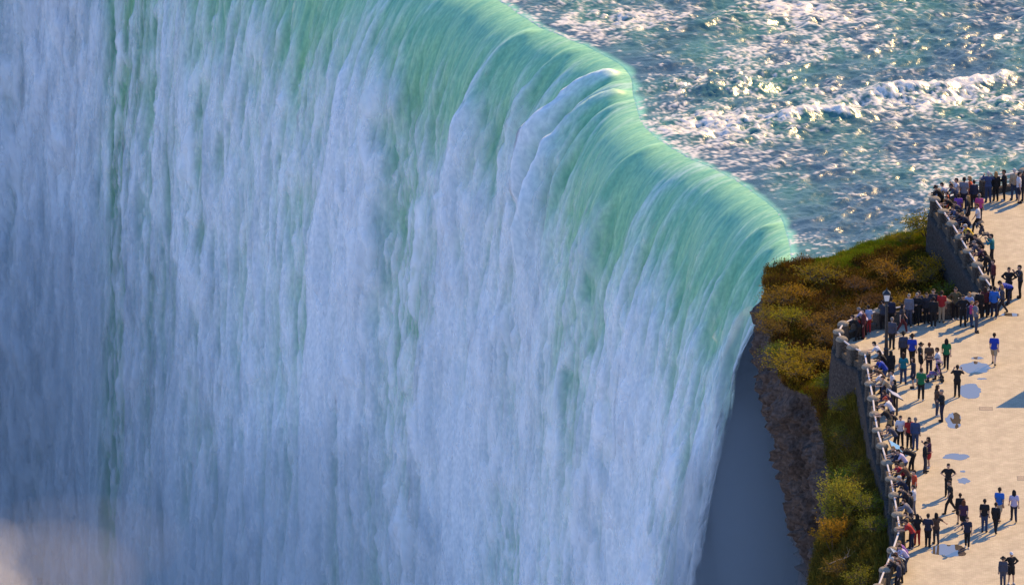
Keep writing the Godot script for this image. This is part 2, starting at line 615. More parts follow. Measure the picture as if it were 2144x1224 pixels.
func bank_height(x: float, z: float) -> float:
	var b := brink_at(z)
	var n := n_rock.get_noise_2d(x * 0.22, z * 0.22)
	var ledge := lerpf(b.y, -2.35, smoothstep(0.0, 9.0, x - b.x)) + 0.35 * n
	ledge -= 0.35 * smoothstep(-8.0, -18.0, z + (x - 13.6) * 0.63)
	var slope := lerpf(b.y, -0.9, clampf((x - b.x) / maxf(18.3 - b.x, 0.5), 0.0, 1.0)) + 0.2 * n
	slope = lerpf(slope, -2.5, smoothstep(18.9, 19.6, x))
	return lerpf(ledge, slope, smoothstep(6.5, 9.5, z))

func build_bank_and_cliff() -> void:
	var nu := 70
	var nv := 210
	var p := PackedVector3Array(); p.resize(nu * nv)
	var c := PackedColorArray(); c.resize(nu * nv)
	for v in nv:
		var zz := -14.2 + 0.36 * v
		var b := brink_at(zz)
		for u in nu:
			var w := float(u) / (nu - 1)
			var x := lerpf(b.x - 0.02, 27.0, w * w * 0.35 + w * 0.65)
			var z := zz - (x - 13.6) * 0.63 * clampf(1.0 - (zz + 14.2) / 14.0, 0.0, 1.0)
			var y := bank_height(x, z)
			if zz < -13.9:
				y = minf(y, -3.9)
			p[v * nu + u] = Vector3(x, y, z)
			var k := n_rock.get_noise_2d(x * 0.5, z * 0.5)
			c[v * nu + u] = Color(0.075, 0.055, 0.030).lerp(Color(0.10, 0.085, 0.030), clampf(0.5 + k, 0.0, 1.0))
	var soil := grained("soil", Color.WHITE, 0.95, 0.6, 0.5)
	soil.vertex_color_use_as_albedo = true
	structure("bank", grid_mesh(nu, nv, p, c, PackedVector2Array(), Vector3.UP), soil, "rough earth bank below the promenade walls", "bank")
	# cliff: follows the brink and drops to the pool, undercut below the cap
	var line := PackedVector2Array()
	line.append(Vector2(19.0, -17.4)); line.append(Vector2(16.2, -15.85)); line.append(Vector2(14.6, -14.75))
	for b in BRINK:
		line.append(Vector2(b[0], b[1]))
	var cells := noise(FastNoiseLite.TYPE_CELLULAR, 0.8, 15, 2)
	cells.cellular_return_type = FastNoiseLite.RETURN_CELL_VALUE
	var pts := PackedVector2Array()
	for i in line.size() - 1:
		var n := maxi(1, int(line[i].distance_to(line[i + 1]) / 0.18))
		for k in n:
			pts.append(line[i].lerp(line[i + 1], float(k) / n))
	nu = pts.size()
	nv = 150
	p = PackedVector3Array(); p.resize(nu * nv)
	c = PackedColorArray()
	for u in nu:
		var a := pts[maxi(u - 2, 0)]
		var b := pts[mini(u + 2, nu - 1)]
		var d := (b - a).normalized()
		var out := Vector2(-d.y, d.x)       # away from the bank
		var top := bank_height(pts[u].x, pts[u].y) + 0.02
		if u < 12:
			top = minf(top, -2.9)
		for v in nv:
			var dep := 0.17 * v if v < 90 else 15.13 + (v - 89) * 0.62
			var y := top - dep
			var q := pts[u]
			var r1 := n_rock.get_noise_3d(q.x * 0.55, y * 0.30, q.y * 0.55)
			var r2 := n_rock.get_noise_3d(q.x * 1.7, y * 1.1 + 30.0, q.y * 1.7)
			var layer := n_rock.get_noise_2d(3.0, y * 0.9)
			var crack := cells.get_noise_3d(q.x * 1.0, y * 0.55, q.y * 1.0)
			var bulge := (0.9 * r1 + 0.55 * r2 + 0.35 * layer + 0.75 * crack) * smoothstep(0.0, 1.6, dep) + 0.25 * smoothstep(0.0, 2.5, dep) * smoothstep(6.0, 3.0, dep)
			bulge -= 0.24 * maxf(dep - 3.2, 0.0) * smoothstep(30.0, 10.0, dep)
			if dep > 20.0:
				bulge -= 1.6 * smoothstep(20.0, 30.0, dep)
			q += out * bulge
			p[v * nu + u] = Vector3(q.x, y, q.y)
	var rock := grained("cliff_rock", lin(0.15, 0.122, 0.108), 0.95, 0.35, 0.55, 1.5)
	structure("cliff", grid_mesh(nu, nv, p, c, PackedVector2Array(), Vector3(-1, 0, 0.2)), rock, "fractured grey limestone cliff under the grassy ledge", "cliff")

# ---------------------------------------------------------------- promenade
const PROM := [[16.6, 62.0], [17.2, 56.9], [17.6, 53.9], [18.04, 51.0], [18.42, 48.5], [18.9, 45.5], [19.35, 42.2], [19.3, 39.9], [19.22, 36.9], [19.13, 34.2], [19.0, 31.6], [18.84, 28.9], [18.67, 26.3], [18.6, 23.7], [18.58, 21.1], [18.5, 18.6], [18.42, 15.8], [18.35, 13.4]]
const LOOK := [[18.35, 13.4], [17.75, 12.45], [17.22, 11.1], [17.08, 9.75], [17.36, 8.4], [18.11, 7.25]]
const CROSS := [[18.11, 7.25], [19.3, 6.15], [21.0, 5.2], [22.96, 4.43], [24.37, 3.51], [25.42, 2.42]]
const TERR := [[25.42, 2.42], [25.06, 0.4], [24.75, -1.9], [24.35, -4.4], [24.0, -6.9], [23.65, -9.3], [23.25, -11.6], [22.86, -13.8], [23.1, -15.2], [24.3, -16.7], [25.7, -17.5], [27.85, -18.94], [30.0, -20.3], [32.1, -21.8], [36.0, -24.4], [41.0, -27.7], [60.0, -40.0]]

func build_promenade() -> void:
	var line := PackedVector2Array()
	for set_ in [PROM, LOOK, CROSS, TERR]:
		for q in set_:
			var v := Vector2(q[0], q[1])
			if line.is_empty() or line[-1].distance_to(v) > 0.01:
				line.append(v)
	plaza_poly = line.duplicate()
	plaza_poly.append(Vector2(120, -60)); plaza_poly.append(Vector2(120, 62))
	var st := begin()
	var ids := Geometry2D.triangulate_polygon(plaza_poly)
	for i in range(0, ids.size(), 3):
		var a := plaza_poly[ids[i]]
		var b := plaza_poly[ids[i + 1]]
		var c := plaza_poly[ids[i + 2]]
		if (b - a).cross(c - a) < 0.0:
			var h := b; b = c; c = h
		tri(st, Vector3(a.x, 0, a.y), Vector3(b.x, 0, b.y), Vector3(c.x, 0, c.y))
	var pave := plain("paving", lin(0.485, 0.44, 0.33), 0.85)
	pave.albedo_texture = noise_tex(0.006, 61, 6, Color(0.87, 0.865, 0.86), Color(1, 1, 1), 1024)
	pave.uv1_triplanar = true
	pave.uv1_world_triplanar = true
	pave.uv1_scale = Vector3.ONE * 0.11
	pave.detail_enabled = true
	pave.detail_uv_layer = BaseMaterial3D.DETAIL_UV_2
	pave.uv2_triplanar = true
	pave.uv2_world_triplanar = true
	pave.uv2_scale = Vector3.ONE * 0.5
	pave.detail_blend_mode = BaseMaterial3D.BLEND_MODE_MUL
	pave.detail_albedo = paver_texture()
	structure("pavement", done(st), pave, "warm beige paved promenade with puddles", "pavement")
	# retaining walls drop from the pavement edge to the bank
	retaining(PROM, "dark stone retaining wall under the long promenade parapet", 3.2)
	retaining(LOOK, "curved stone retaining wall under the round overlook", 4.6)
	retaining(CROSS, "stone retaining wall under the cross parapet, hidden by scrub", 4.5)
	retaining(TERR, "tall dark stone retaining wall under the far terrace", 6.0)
	parapet(PROM, "long stone pier parapet with pale top rail beside the cliff", 1)
	parapet(LOOK, "curved stone parapet with bent pale rail round the overlook", 2)
	parapet(CROSS, "stone parapet with rails crossing behind the lamp post", 3)
	parapet(TERR, "stone parapet with pale rail along the far terrace above the river", 4)

func paver_texture() -> ImageTexture:
	# small clay pavers, 20 x 10 cm, in running bond; each with its own tone
	var rng := RandomNumberGenerator.new()
	rng.seed = 44
	var im := Image.create(256, 256, false, Image.FORMAT_RGB8)
	im.fill(Color(0.80, 0.78, 0.76))
	for row in 20:
		for col in 11:
			var tone := rng.randf_range(0.90, 1.0)
			var x := int(col * 25.6 - (12.8 if row % 2 else 0.0))
			im.fill_rect(Rect2i(x + 1, int(row * 12.8) + 1, 24, 11), Color(tone, tone * rng.randf_range(0.98, 1.0), tone * 0.98))
	return ImageTexture.create_from_image(im)

func retaining(run: Array, label: String, deep: float) -> void:
	var pts := PackedVector2Array()
	for i in run.size() - 1:
		var a := Vector2(run[i][0], run[i][1])
		var b := Vector2(run[i + 1][0], run[i + 1][1])
		var n := maxi(2, int(a.distance_to(b) / 0.4))
		for k in n:
			pts.append(a.lerp(b, float(k) / n))
	pts.append(Vector2(run[-1][0], run[-1][1]))
	var nu := pts.size()
	var nv := 20
	var p := PackedVector3Array(); p.resize(nu * nv)
	for u in nu:
		var d := (pts[mini(u + 1, nu - 1)] - pts[maxi(u - 1, 0)]).normalized()
		var out := Vector2(d.y, -d.x)
		for v in nv:
			var y := 0.0 if v == 0 else 0.02 - (v - 1) * deep / 18.0
			var q := pts[u]
			if v > 0:
				q += out * (0.34 + 0.06 * n_rock.get_noise_3d(q.x * 2.2, y * 2.6, q.y * 2.2) + 0.02 * v)
			p[v * nu + u] = Vector3(q.x, y, q.y)
	var mid := nu / 2
	var dm := (pts[mini(mid + 1, nu - 1)] - pts[mid - 1]).normalized()
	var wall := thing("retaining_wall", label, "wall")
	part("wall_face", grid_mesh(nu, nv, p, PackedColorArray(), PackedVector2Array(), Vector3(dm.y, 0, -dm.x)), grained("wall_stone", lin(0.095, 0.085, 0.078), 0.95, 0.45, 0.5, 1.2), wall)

var pier_mesh: ArrayMesh
var cap_mesh: Array = []
func parapet(run: Array, label: String, kind: int) -> void:
	var stone := grained("pier_stone", lin(0.15, 0.132, 0.11), 0.9, 0.9, 0.5, 1.2)  # pier and low wall tone darkened for their shaded faces
	var cap_stone := grained("cap_stone", lin(0.38, 0.33, 0.25), 0.85, 1.1, 0.4, 1.0)  # cap tone lightened for its sunlit top
	var rail_paint := plain("rail_paint", lin(0.45, 0.43, 0.43), 0.45)
	var iron := plain("dark_iron", lin(0.035, 0.035, 0.04), 0.5, 0.3)
	if pier_mesh == null:
		var st := begin()
		add_lathe(st, Transform3D.IDENTITY, [[0.0, 0.0], [0.31, 0.0], [0.31, 0.10], [0.28, 0.13], [0.27, 0.5], [0.265, 0.86], [0.0, 0.86]], 20, 5.0)
		pier_mesh = done(st)
		for k in 3:
			st = begin()
			var prof := [[0.0, 0.0], [0.27, 0.0], [0.295, 0.03]]
			for j in 6:
				var a := (j + 1) * PI / 12.0
				prof.append([0.295 * cos(a) + 0.0, 0.05 + (0.15 + 0.03 * k) * sin(a)])
			add_lathe(st, Transform3D(Basis(Vector3.UP, 0.1 * k), Vector3.ZERO), prof, 20, 3.2)
			cap_mesh.append(done(st))
	var root := thing("stone_parapet", label, "parapet")
	var n := run.size()
	for i in n:
		var at := Vector3(run[i][0], 0.0, run[i][1])
		var last := i == n - 1
		if not last or kind == 4:
			var nx: Array = run[mini(i + 1, n - 1)]
			var pv: Array = run[maxi(i - 1, 0)]
			var turn := -atan2(nx[1] - pv[1], nx[0] - pv[0])
			var body := part("pier", pier_mesh, stone, root, Transform3D(Basis(Vector3.UP, turn).scaled(Vector3(1, 1, 1.0 + 0.05 * (i % 3))), at))
			part("cap", cap_mesh[i % 3], cap_stone, body, Transform3D(Basis(Vector3.UP, 0.06 * (i % 4)), Vector3(0, 0.86, 0)))
		if last:
			continue
		var to := Vector3(run[i + 1][0], 0.0, run[i + 1][1])
		var d := (to - at).normalized()
		var a := at + d * 0.30
		var b := to - d * 0.30
		var l := a.distance_to(b)
		var mid := (a + b) * 0.5
		var st := begin()
		add_box(st, turned(d, mid + Vector3(0, 0.94, 0)), Vector3(l - 0.01, 0.06, 0.085), 0.015)
		part("rail", done(st), rail_paint, root)
		st = begin()
		var wall_h := 0.72 if (kind == 3 and i % 2 == 1) or kind == 1 else 0.34
		add_box(st, turned(d, mid + Vector3(0, wall_h * 0.5 - 0.004, 0)), Vector3(l - 0.01, wall_h, 0.30), 0.03)
		part("low_wall", done(st), stone, root)
		if wall_h < 0.5:
			for k in 2:
				st = begin()
				add_tube(st, a + Vector3(0, 0.50 + 0.2 * k, 0), b + Vector3(0, 0.50 + 0.2 * k, 0), 0.018, 0.018, 6)
				part("lower_rail", done(st), iron, root)

func build_visitor_building() -> void:
	# stands to the side, only its shadow reaches the picture
	var b := thing("visitor_building", "low stone visitor building with overhanging slab roof at the back of the promenade", "building")
	var plan := PackedVector2Array([Vector2(29.56, 13.28), Vector2(46.0, 13.6), Vector2(46.0, -1.1), Vector2(37.6, -1.1)])
	var st := begin()
	for y in [6.0, 5.6]:
		for i in [[0, 1, 2], [0, 2, 3]]:
			var t := []
			for k in i:
				t.append(Vector3(plan[k].x, y, plan[k].y))
			if y > 5.8: tri(st, t[0], t[2], t[1])
			else: tri(st, t[0], t[1], t[2])
	for i in 4:
		var a := plan[i]
		var c := plan[(i + 1) % 4]
		quad(st, Vector3(a.x, 5.6, a.y), Vector3(a.x, 6.0, a.y), Vector3(c.x, 6.0, c.y), Vector3(c.x, 5.6, c.y))
	part("roof", done(st), plain("roof_slab", lin(0.22, 0.2, 0.19), 0.8), b)
	var inner := PackedVector2Array([Vector2(32.2, 12.2), Vector2(45.0, 12.4), Vector2(45.0, 0.0), Vector2(38.9, 0.0)])
	for i in 4:
		var a := Vector3(inner[i].x, 2.8, inner[i].y)
		var c := Vector3(inner[(i + 1) % 4].x, 2.8, inner[(i + 1) % 4].y)
		st = begin()
		add_box(st, turned(c - a, (a + c) * 0.5), Vector3(a.distance_to(c) - 0.32, 5.596, 0.3), 0.02)
		var w := part("wall", done(st), grained("building_stone", lin(0.34, 0.3, 0.25), 0.9, 0.5, 0.4), b)
		var k := 2.0
		while k < a.distance_to(c) - 2.0:
			st = begin()
			add_box(st, turned(c - a, a.lerp(c, k / a.distance_to(c)) + Vector3(0, -0.6, 0)), Vector3(1.3, 2.2, 0.36), 0.02)
			part("window", done(st), plain("dark_glass", lin(0.03, 0.04, 0.05), 0.08), w)
			k += 2.4

func blob(at: Vector3, rx: float, rz: float, seed_: int, wob := 0.25) -> ArrayMesh:
	var st := begin()
	var n := 40
	for i in n:
		var q := [Vector3.ZERO]
		for k in [i + 1, i]:
			var t: float = TAU * (k % n) / n
			var r := 1.0 + wob * n_rock.get_noise_2d(cos(t) * 0.9 + seed_ * 7.0, sin(t) * 0.9)*1.6
			q.append(Vector3(cos(t) * rx * r, 0, sin(t) * rz * r))
		tri(st, q[0], q[2], q[1])
	return done(st)

func build_street_furniture() -> void:
	# puddles left on the pavement: x, z, radii, label
	var wet := plain("puddle_water", lin(0.10, 0.085, 0.065), 0.02)
	wet.metallic_specular = 0.9
	wet.clearcoat_enabled = true
	wet.clearcoat = 1.0
	wet.clearcoat_roughness = 0.02
	var spots := [
		[24.16, 13.0, 0.80, 0.95, "large round puddle in front of the man in royal blue shirt"],
		[24.3, 11.4, 0.33, 0.22, "small puddle touching the large round puddle"],
		[24.4, 14.9, 0.25, 0.14, "tiny oval puddle between the two blue puddles"],
		[23.72, 17.0, 0.62, 1.15, "half round puddle at the feet of the man standing alone in black"],
		[22.70, 21.9, 0.40, 1.3, "crooked puddle with mirrored figures beyond the embracing couple"],  # no stain here, the brown patch is people mirrored in the water
		[22.66, 27.8, 0.68, 0.5, "flat oval puddle on the open pavement"],
		[22.9, 30.2, 0.14, 0.16, "tiny puddle above the man in black printed shirt"],
		[22.9, 31.7, 0.30, 0.48, "small oval puddle beside the man in black printed shirt"],
		[21.85, 42.7, 0.85, 1.0, "large irregular puddle beside the man in checked shirt"],
		[26.3, 3.9, 0.5, 0.28, "thin puddle beyond the blonde woman in slate jacket"]]
	for k in spots.size():
		var q: Array = spots[k]
		var o := part(numbered("puddle"), blob(Vector3.ZERO, q[2], q[3], k), wet, self, Transform3D(Basis(), Vector3(q[0], 0.005, q[1])))
		o.set_meta("label", q[4]); o.set_meta("category", "puddle"); o.set_meta("group", "puddles on the pavement")
	# flush covers
	for q in [[24.45, 19.9, 0.62, 0.5, "steel access cover set in the paving near the pointed shadow"], [26.0, 31.3, 0.66, 0.62, "steel access cover set in the open paving"], [26.2, 33.5, 0.5, 0.55, "second steel access cover near the large man in bright blue"]]:
		var cov := thing("access_cover", q[4], "access cover", Vector3(q[0], 0.0, q[1]), 0.0, "access covers in the paving")
		var st := begin()
		add_box(st, Transform3D(Basis(), Vector3(0, 0.0, 0)), Vector3(q[2], 0.010, q[3]), 0.002)
		part("plate", done(st), grained("cover_steel", lin(0.44, 0.37, 0.28), 0.7, 1.5, 0.3), cov)
		for e in [[0.0, q[3] * 0.5 + 0.022, q[2] + 0.08, 0.04], [0.0, -q[3] * 0.5 - 0.022, q[2] + 0.08, 0.04], [q[2] * 0.5 + 0.022, 0.0, 0.04, q[3]], [-q[2] * 0.5 - 0.022, 0.0, 0.04, q[3]]]:
			st = begin()
			add_box(st, Transform3D(Basis(), Vector3(e[0], 0.001, e[1])), Vector3(e[2], 0.012, e[3]), 0.002)
			part("frame", done(st), plain("cover_frame", lin(0.16, 0.14, 0.11), 0.7), cov)
	lamp_post(Vector3(19.5, 0, 12.6))
	sign_board(Vector3(19.72, 0, 20.6), PI / 2 + 0.25, lin(0.36, 0.40, 0.55), "sloping sign board with sky reflection painted pale lilac on its face, on two posts beside the parapet")
	sign_board(Vector3(19.5, 0, 29.2), PI / 2 + 0.1, lin(0.08, 0.30, 0.62), "sloping sign board with bright blue face beside the parapet")
	sign_board(Vector3(19.12, 0, 46.3), PI / 2 + 0.2, lin(0.30, 0.42, 0.58), "sloping sign board with pale blue edge near the low end of the parapet")
	pushchair(Vector3(21.95, 0, 15.3), -PI / 2, lin(0.06, 0.05, 0.14), lin(0.22, 0.12, 0.26), "navy and purple pushchair pushed by the man in white shirt")
	pushchair(Vector3(25.35, 0, -9.0), PI * 0.55, lin(0.03, 0.03, 0.035), lin(0.05, 0.05, 0.06), "black pushchair on the far terrace beside the woman in white top")

func lamp_post(at: Vector3) -> void:
	var root := thing("street_lamp", "dark iron lamp post with a glazed lantern on the promenade", "street lamp", at)
	var iron := plain("lamp_iron", lin(0.022, 0.026, 0.03), 0.45, 0.4)
	var st := begin()
	add_lathe(st, Transform3D.IDENTITY, [[0.0, 0.0], [0.20, 0.0], [0.20, 0.25], [0.14, 0.32], [0.125, 0.85], [0.15, 0.90], [0.10, 0.98]], 12)
	part("base", done(st), iron, root)
	st = begin()
	add_lathe(st, Transform3D.IDENTITY, [[0.095, 0.97], [0.085, 2.0], [0.07, 3.2], [0.10, 3.24], [0.06, 3.3], [0.05, 3.42], [0.14, 3.47], [0.14, 3.5], [0.0, 3.5]], 12)
	part("pole", done(st), iron, root)
	var lan := part("lantern", lantern_frame(), iron, root, Transform3D(Basis(), Vector3(0, 3.5, 0)))
	var glass := plain("lantern_glass", lin(0.62, 0.64, 0.64), 0.35)
	for k in 4:
		st = begin()
		var b := Basis(Vector3.UP, k * PI / 2)
		quad(st, b * Vector3(-0.105, 0.03, 0.118), b * Vector3(-0.165, 0.385, 0.182), b * Vector3(0.165, 0.385, 0.182), b * Vector3(0.105, 0.03, 0.118))
		quad(st, b * Vector3(0.105, 0.03, 0.108), b * Vector3(0.165, 0.385, 0.172), b * Vector3(-0.165, 0.385, 0.172), b * Vector3(-0.105, 0.03, 0.108))
		part("pane", done(st), glass, lan)
	st = begin()
	add_lathe(st, Transform3D(Basis(Vector3.UP, PI / 4), Vector3(0, 3.9, 0)), [[0.0, 0.0], [0.30, 0.0], [0.28, 0.05], [0.15, 0.14], [0.06, 0.2], [0.05, 0.24], [0.03, 0.3], [0.0, 0.36]], 4)
	part("roof", done(st), iron, root)

func lantern_frame() -> ArrayMesh:
	var st := begin()
	for k in 4:
		var b := Basis(Vector3.UP, k * PI / 2)
		add_tube(st, b * Vector3(0.12, 0.0, 0.12), b * Vector3(0.19, 0.4, 0.19), 0.016, 0.016, 6)
		add_tube(st, b * Vector3(0.12, 0.015, 0.12), b * Vector3(-0.12, 0.015, 0.12), 0.016, 0.016, 6)
		add_tube(st, b * Vector3(0.19, 0.39, 0.19), b * Vector3(-0.19, 0.39, 0.19), 0.016, 0.016, 6)
	return done(st)

func sign_board(at: Vector3, turn: float, face: Color, label: String) -> void:  # lilac and pale blue face colours include the reflected sky
	var root := thing("sign_board", label, "sign", at, turn, "sloping sign boards along the parapet")
	var iron := plain("board_iron", lin(0.03, 0.033, 0.04), 0.5, 0.2)
	var tilt := Transform3D(Basis(Vector3.RIGHT, 0.55), Vector3(0, 1.0, 0))
	var st := begin()
	add_box(st, tilt, Vector3(1.1, 0.05, 0.72), 0.01)
	part("frame", done(st), iron, root)
	st = begin()
	add_box(st, tilt * Transform3D(Basis(), Vector3(0, 0.031, 0)), Vector3(1.02, 0.012, 0.64), 0.003)
	part("panel", done(st), plain("panel_" + face.to_html(), face, 0.3), root)
	for sx in [-0.4, 0.4]:
		st = begin()
		add_box(st, Transform3D(Basis(), Vector3(sx, 0.48, 0.0)), Vector3(0.08, 0.96, 0.1), 0.01)
		part("post", done(st), iron, root)

func pushchair(at: Vector3, turn: float, cloth: Color, seat_col: Color, label: String) -> void:
	var root := thing("pushchair", label, "pushchair", at, turn)
	var iron := plain("chair_tube", lin(0.10, 0.10, 0.11), 0.35, 0.6)
	var st := begin()
	for sx in [-0.22, 0.22]:
		add_tube(st, Vector3(sx, 0.12, 0.38), Vector3(sx, 0.62, -0.05), 0.016, 0.016, 6)
		add_tube(st, Vector3(sx, 0.62, -0.05), Vector3(sx, 1.02, -0.42), 0.016, 0.016, 6)
		add_tube(st, Vector3(sx, 0.14, -0.35), Vector3(sx, 0.62, 0.02), 0.016, 0.016, 6)
	add_tube(st, Vector3(-0.22, 1.02, -0.42), Vector3(0.22, 1.02, -0.42), 0.02, 0.02, 6)
	add_tube(st, Vector3(-0.22, 0.14, -0.35), Vector3(0.22, 0.14, -0.35), 0.014, 0.014, 6)
	part("frame", done(st), iron, root)
	st = begin()
	add_box(st, Transform3D(Basis(Vector3.RIGHT, -0.15), Vector3(0, 0.45, 0.08)), Vector3(0.40, 0.08, 0.42), 0.03)
	add_box(st, Transform3D(Basis(Vector3.RIGHT, -1.25), Vector3(0, 0.70, -0.16)), Vector3(0.40, 0.08, 0.52), 0.03)
	add_box(st, Transform3D(Basis(Vector3.RIGHT, 0.6), Vector3(0, 0.30, 0.34)), Vector3(0.38, 0.05, 0.28), 0.02)
	part("seat", done(st), plain("seat_" + seat_col.to_html(), seat_col, 0.9), root)
	st = begin()
	for k in 6:
		var a0 := k * 0.3
		var a1 := (k + 1) * 0.3
		for sgn in [0.0, 0.012]:
			var r: float = 0.36 - sgn
			quad(st, Vector3(-0.23, 0.80 + r * sin(a0), -0.1 - r * cos(a0) * 0.9), Vector3(-0.23, 0.80 + r * sin(a1), -0.1 - r * cos(a1) * 0.9), Vector3(0.23, 0.80 + r * sin(a1), -0.1 - r * cos(a1) * 0.9), Vector3(0.23, 0.80 + r * sin(a0), -0.1 - r * cos(a0) * 0.9))
	part("canopy", done(st), plain("canopy_" + cloth.to_html(), cloth, 0.9), root)
	for w in [[-0.26, 0.40], [0.26, 0.40], [-0.26, -0.37], [0.26, -0.37]]:
		st = begin()
		add_lathe(st, Transform3D(Basis(Vector3.FORWARD, PI / 2), Vector3(w[0], 0.12, w[1])), [[0.0, -0.02], [0.10, -0.02], [0.12, -0.012], [0.12, 0.012], [0.10, 0.02], [0.0, 0.02]], 14)
		part("wheel", done(st), plain("tyre", lin(0.02, 0.02, 0.02), 0.8), root)

# ---------------------------------------------------------------- people
# capsules [a, b, radius a, radius b] joined by a smooth minimum on a grid, meshed as surface nets
func net(caps: Array, cell: float, k: float) -> Array:
	var lo := Vector3.INF
	var hi := -Vector3.INF
	for q in caps:
		var r: float = maxf(q[2], q[3])
		lo = lo.min(q[0] - Vector3.ONE * r).min(q[1] - Vector3.ONE * r)
		hi = hi.max(q[0] + Vector3.ONE * r).max(q[1] + Vector3.ONE * r)
	lo -= Vector3.ONE * cell * 2.0
	hi += Vector3.ONE * cell * 2.0
	var nx := int((hi.x - lo.x) / cell) + 2
	var ny := int((hi.y - lo.y) / cell) + 2
	var nz := int((hi.z - lo.z) / cell) + 2
	var d := PackedFloat32Array()
	d.resize(nx * ny * nz)
	d.fill(1.0)
	for q in caps:
		var a: Vector3 = q[0]
		var b: Vector3 = q[1]
		var ra: float = q[2]
		var rb: float = q[3]
		var ab := b - a
		var l2 := maxf(ab.length_squared(), 1e-9)
		var reach := maxf(ra, rb) + k + cell * 2.0
		var p0 := ((a.min(b) - lo - Vector3.ONE * reach) / cell).floor()
		var p1 := ((a.max(b) - lo + Vector3.ONE * reach) / cell).ceil()
		for iz in range(maxi(int(p0.z), 0), mini(int(p1.z) + 1, nz)):
			for iy in range(maxi(int(p0.y), 0), mini(int(p1.y) + 1, ny)):
				var at := (iz * ny + iy) * nx
				for ix in range(maxi(int(p0.x), 0), mini(int(p1.x) + 1, nx)):
					var p := lo + Vector3(ix, iy, iz) * cell
					var t := clampf((p - a).dot(ab) / l2, 0.0, 1.0)
					var v := p.distance_to(a + ab * t) - lerpf(ra, rb, t)
					var w := d[at + ix]
					var h := maxf(k - absf(v - w), 0.0) / k
					d[at + ix] = minf(v, w) - h * h * k * 0.25
	var ids := PackedInt32Array()
	ids.resize(nx * ny * nz)
	ids.fill(-1)
	var vs := PackedVector3Array()
	var off := [0, 1, nx, nx + 1, nx * ny, nx * ny + 1, nx * ny + nx, nx * ny + nx + 1]
	var lim := cell * 1.8
	for iz in nz - 1:
		for iy in ny - 1:
			for ix in nx - 1:
				var i := (iz * ny + iy) * nx + ix
				var first := d[i]
				if absf(first) > lim:
					continue
				var neg := 0
				for o in off:
					if d[i + o] < 0.0:
						neg += 1
				if neg == 0 or neg == 8:
					continue
				var sum := Vector3.ZERO
				var cnt := 0
				for e in [[0, 1], [2, 3], [4, 5], [6, 7], [0, 2], [1, 3], [4, 6], [5, 7], [0, 4], [1, 5], [2, 6], [3, 7]]:
					var va := d[i + off[e[0]]]
					var vb := d[i + off[e[1]]]
					if (va < 0.0) != (vb < 0.0):
						var t := va / (va - vb)
						var pa := Vector3(e[0] & 1, (e[0] >> 1) & 1, e[0] >> 2)
						var pb := Vector3(e[1] & 1, (e[1] >> 1) & 1, e[1] >> 2)
						sum += pa.lerp(pb, t)
						cnt += 1
				ids[i] = vs.size()
				vs.append(lo + (Vector3(ix, iy, iz) + sum / cnt) * cell)
	var tris := PackedInt32Array()
	var steps := [1, nx, nx * ny]
	for iz in range(1, nz - 1):
		for iy in range(1, ny - 1):
			for ix in range(1, nx - 1):
				var i := (iz * ny + iy) * nx + ix
				if absf(d[i]) > lim:
					continue
				for ax in 3:
					var j: int = i + steps[ax]
					if (d[i] < 0.0) == (d[j] < 0.0):
						continue
					var s1: int = steps[(ax + 1) % 3]
					var s2: int = steps[(ax + 2) % 3]
					var q0 := ids[i - s1 - s2]
					var q1 := ids[i - s2]
					var q2 := ids[i]
					var q3 := ids[i - s1]
					if q0 < 0 or q1 < 0 or q2 < 0 or q3 < 0:
						continue
					if d[i] < 0.0:
						tris.append_array([q0, q2, q1, q0, q3, q2])
					else:
						tris.append_array([q0, q1, q2, q0, q2, q3])
	return [vs, tris]

func add_net(st: SurfaceTool, n: Array, at := Transform3D.IDENTITY) -> void:
	var vs: PackedVector3Array = n[0]
	var flip := at.basis.determinant() < 0.0
	var ids: PackedInt32Array = n[1]
	for i in range(0, ids.size(), 3):
		if flip:
			tri(st, at * vs[ids[i]], at * vs[ids[i + 2]], at * vs[ids[i + 1]])
		else:
			tri(st, at * vs[ids[i]], at * vs[ids[i + 1]], at * vs[ids[i + 2]])

func smooth_net(parts: Array) -> ArrayMesh:
	var st := SurfaceTool.new()
	st.begin(Mesh.PRIMITIVE_TRIANGLES)
	st.set_smooth_group(0)
	for q in parts:
		add_net(st, q[0], q[1])
	st.generate_normals()
	st.index()
	return st.commit()

var head_net: Array = []
var hand_net: Array = []
var cloth_cache := {}

func v3(x: float, y: float, z: float) -> Vector3:
	return Vector3(x, y, z)

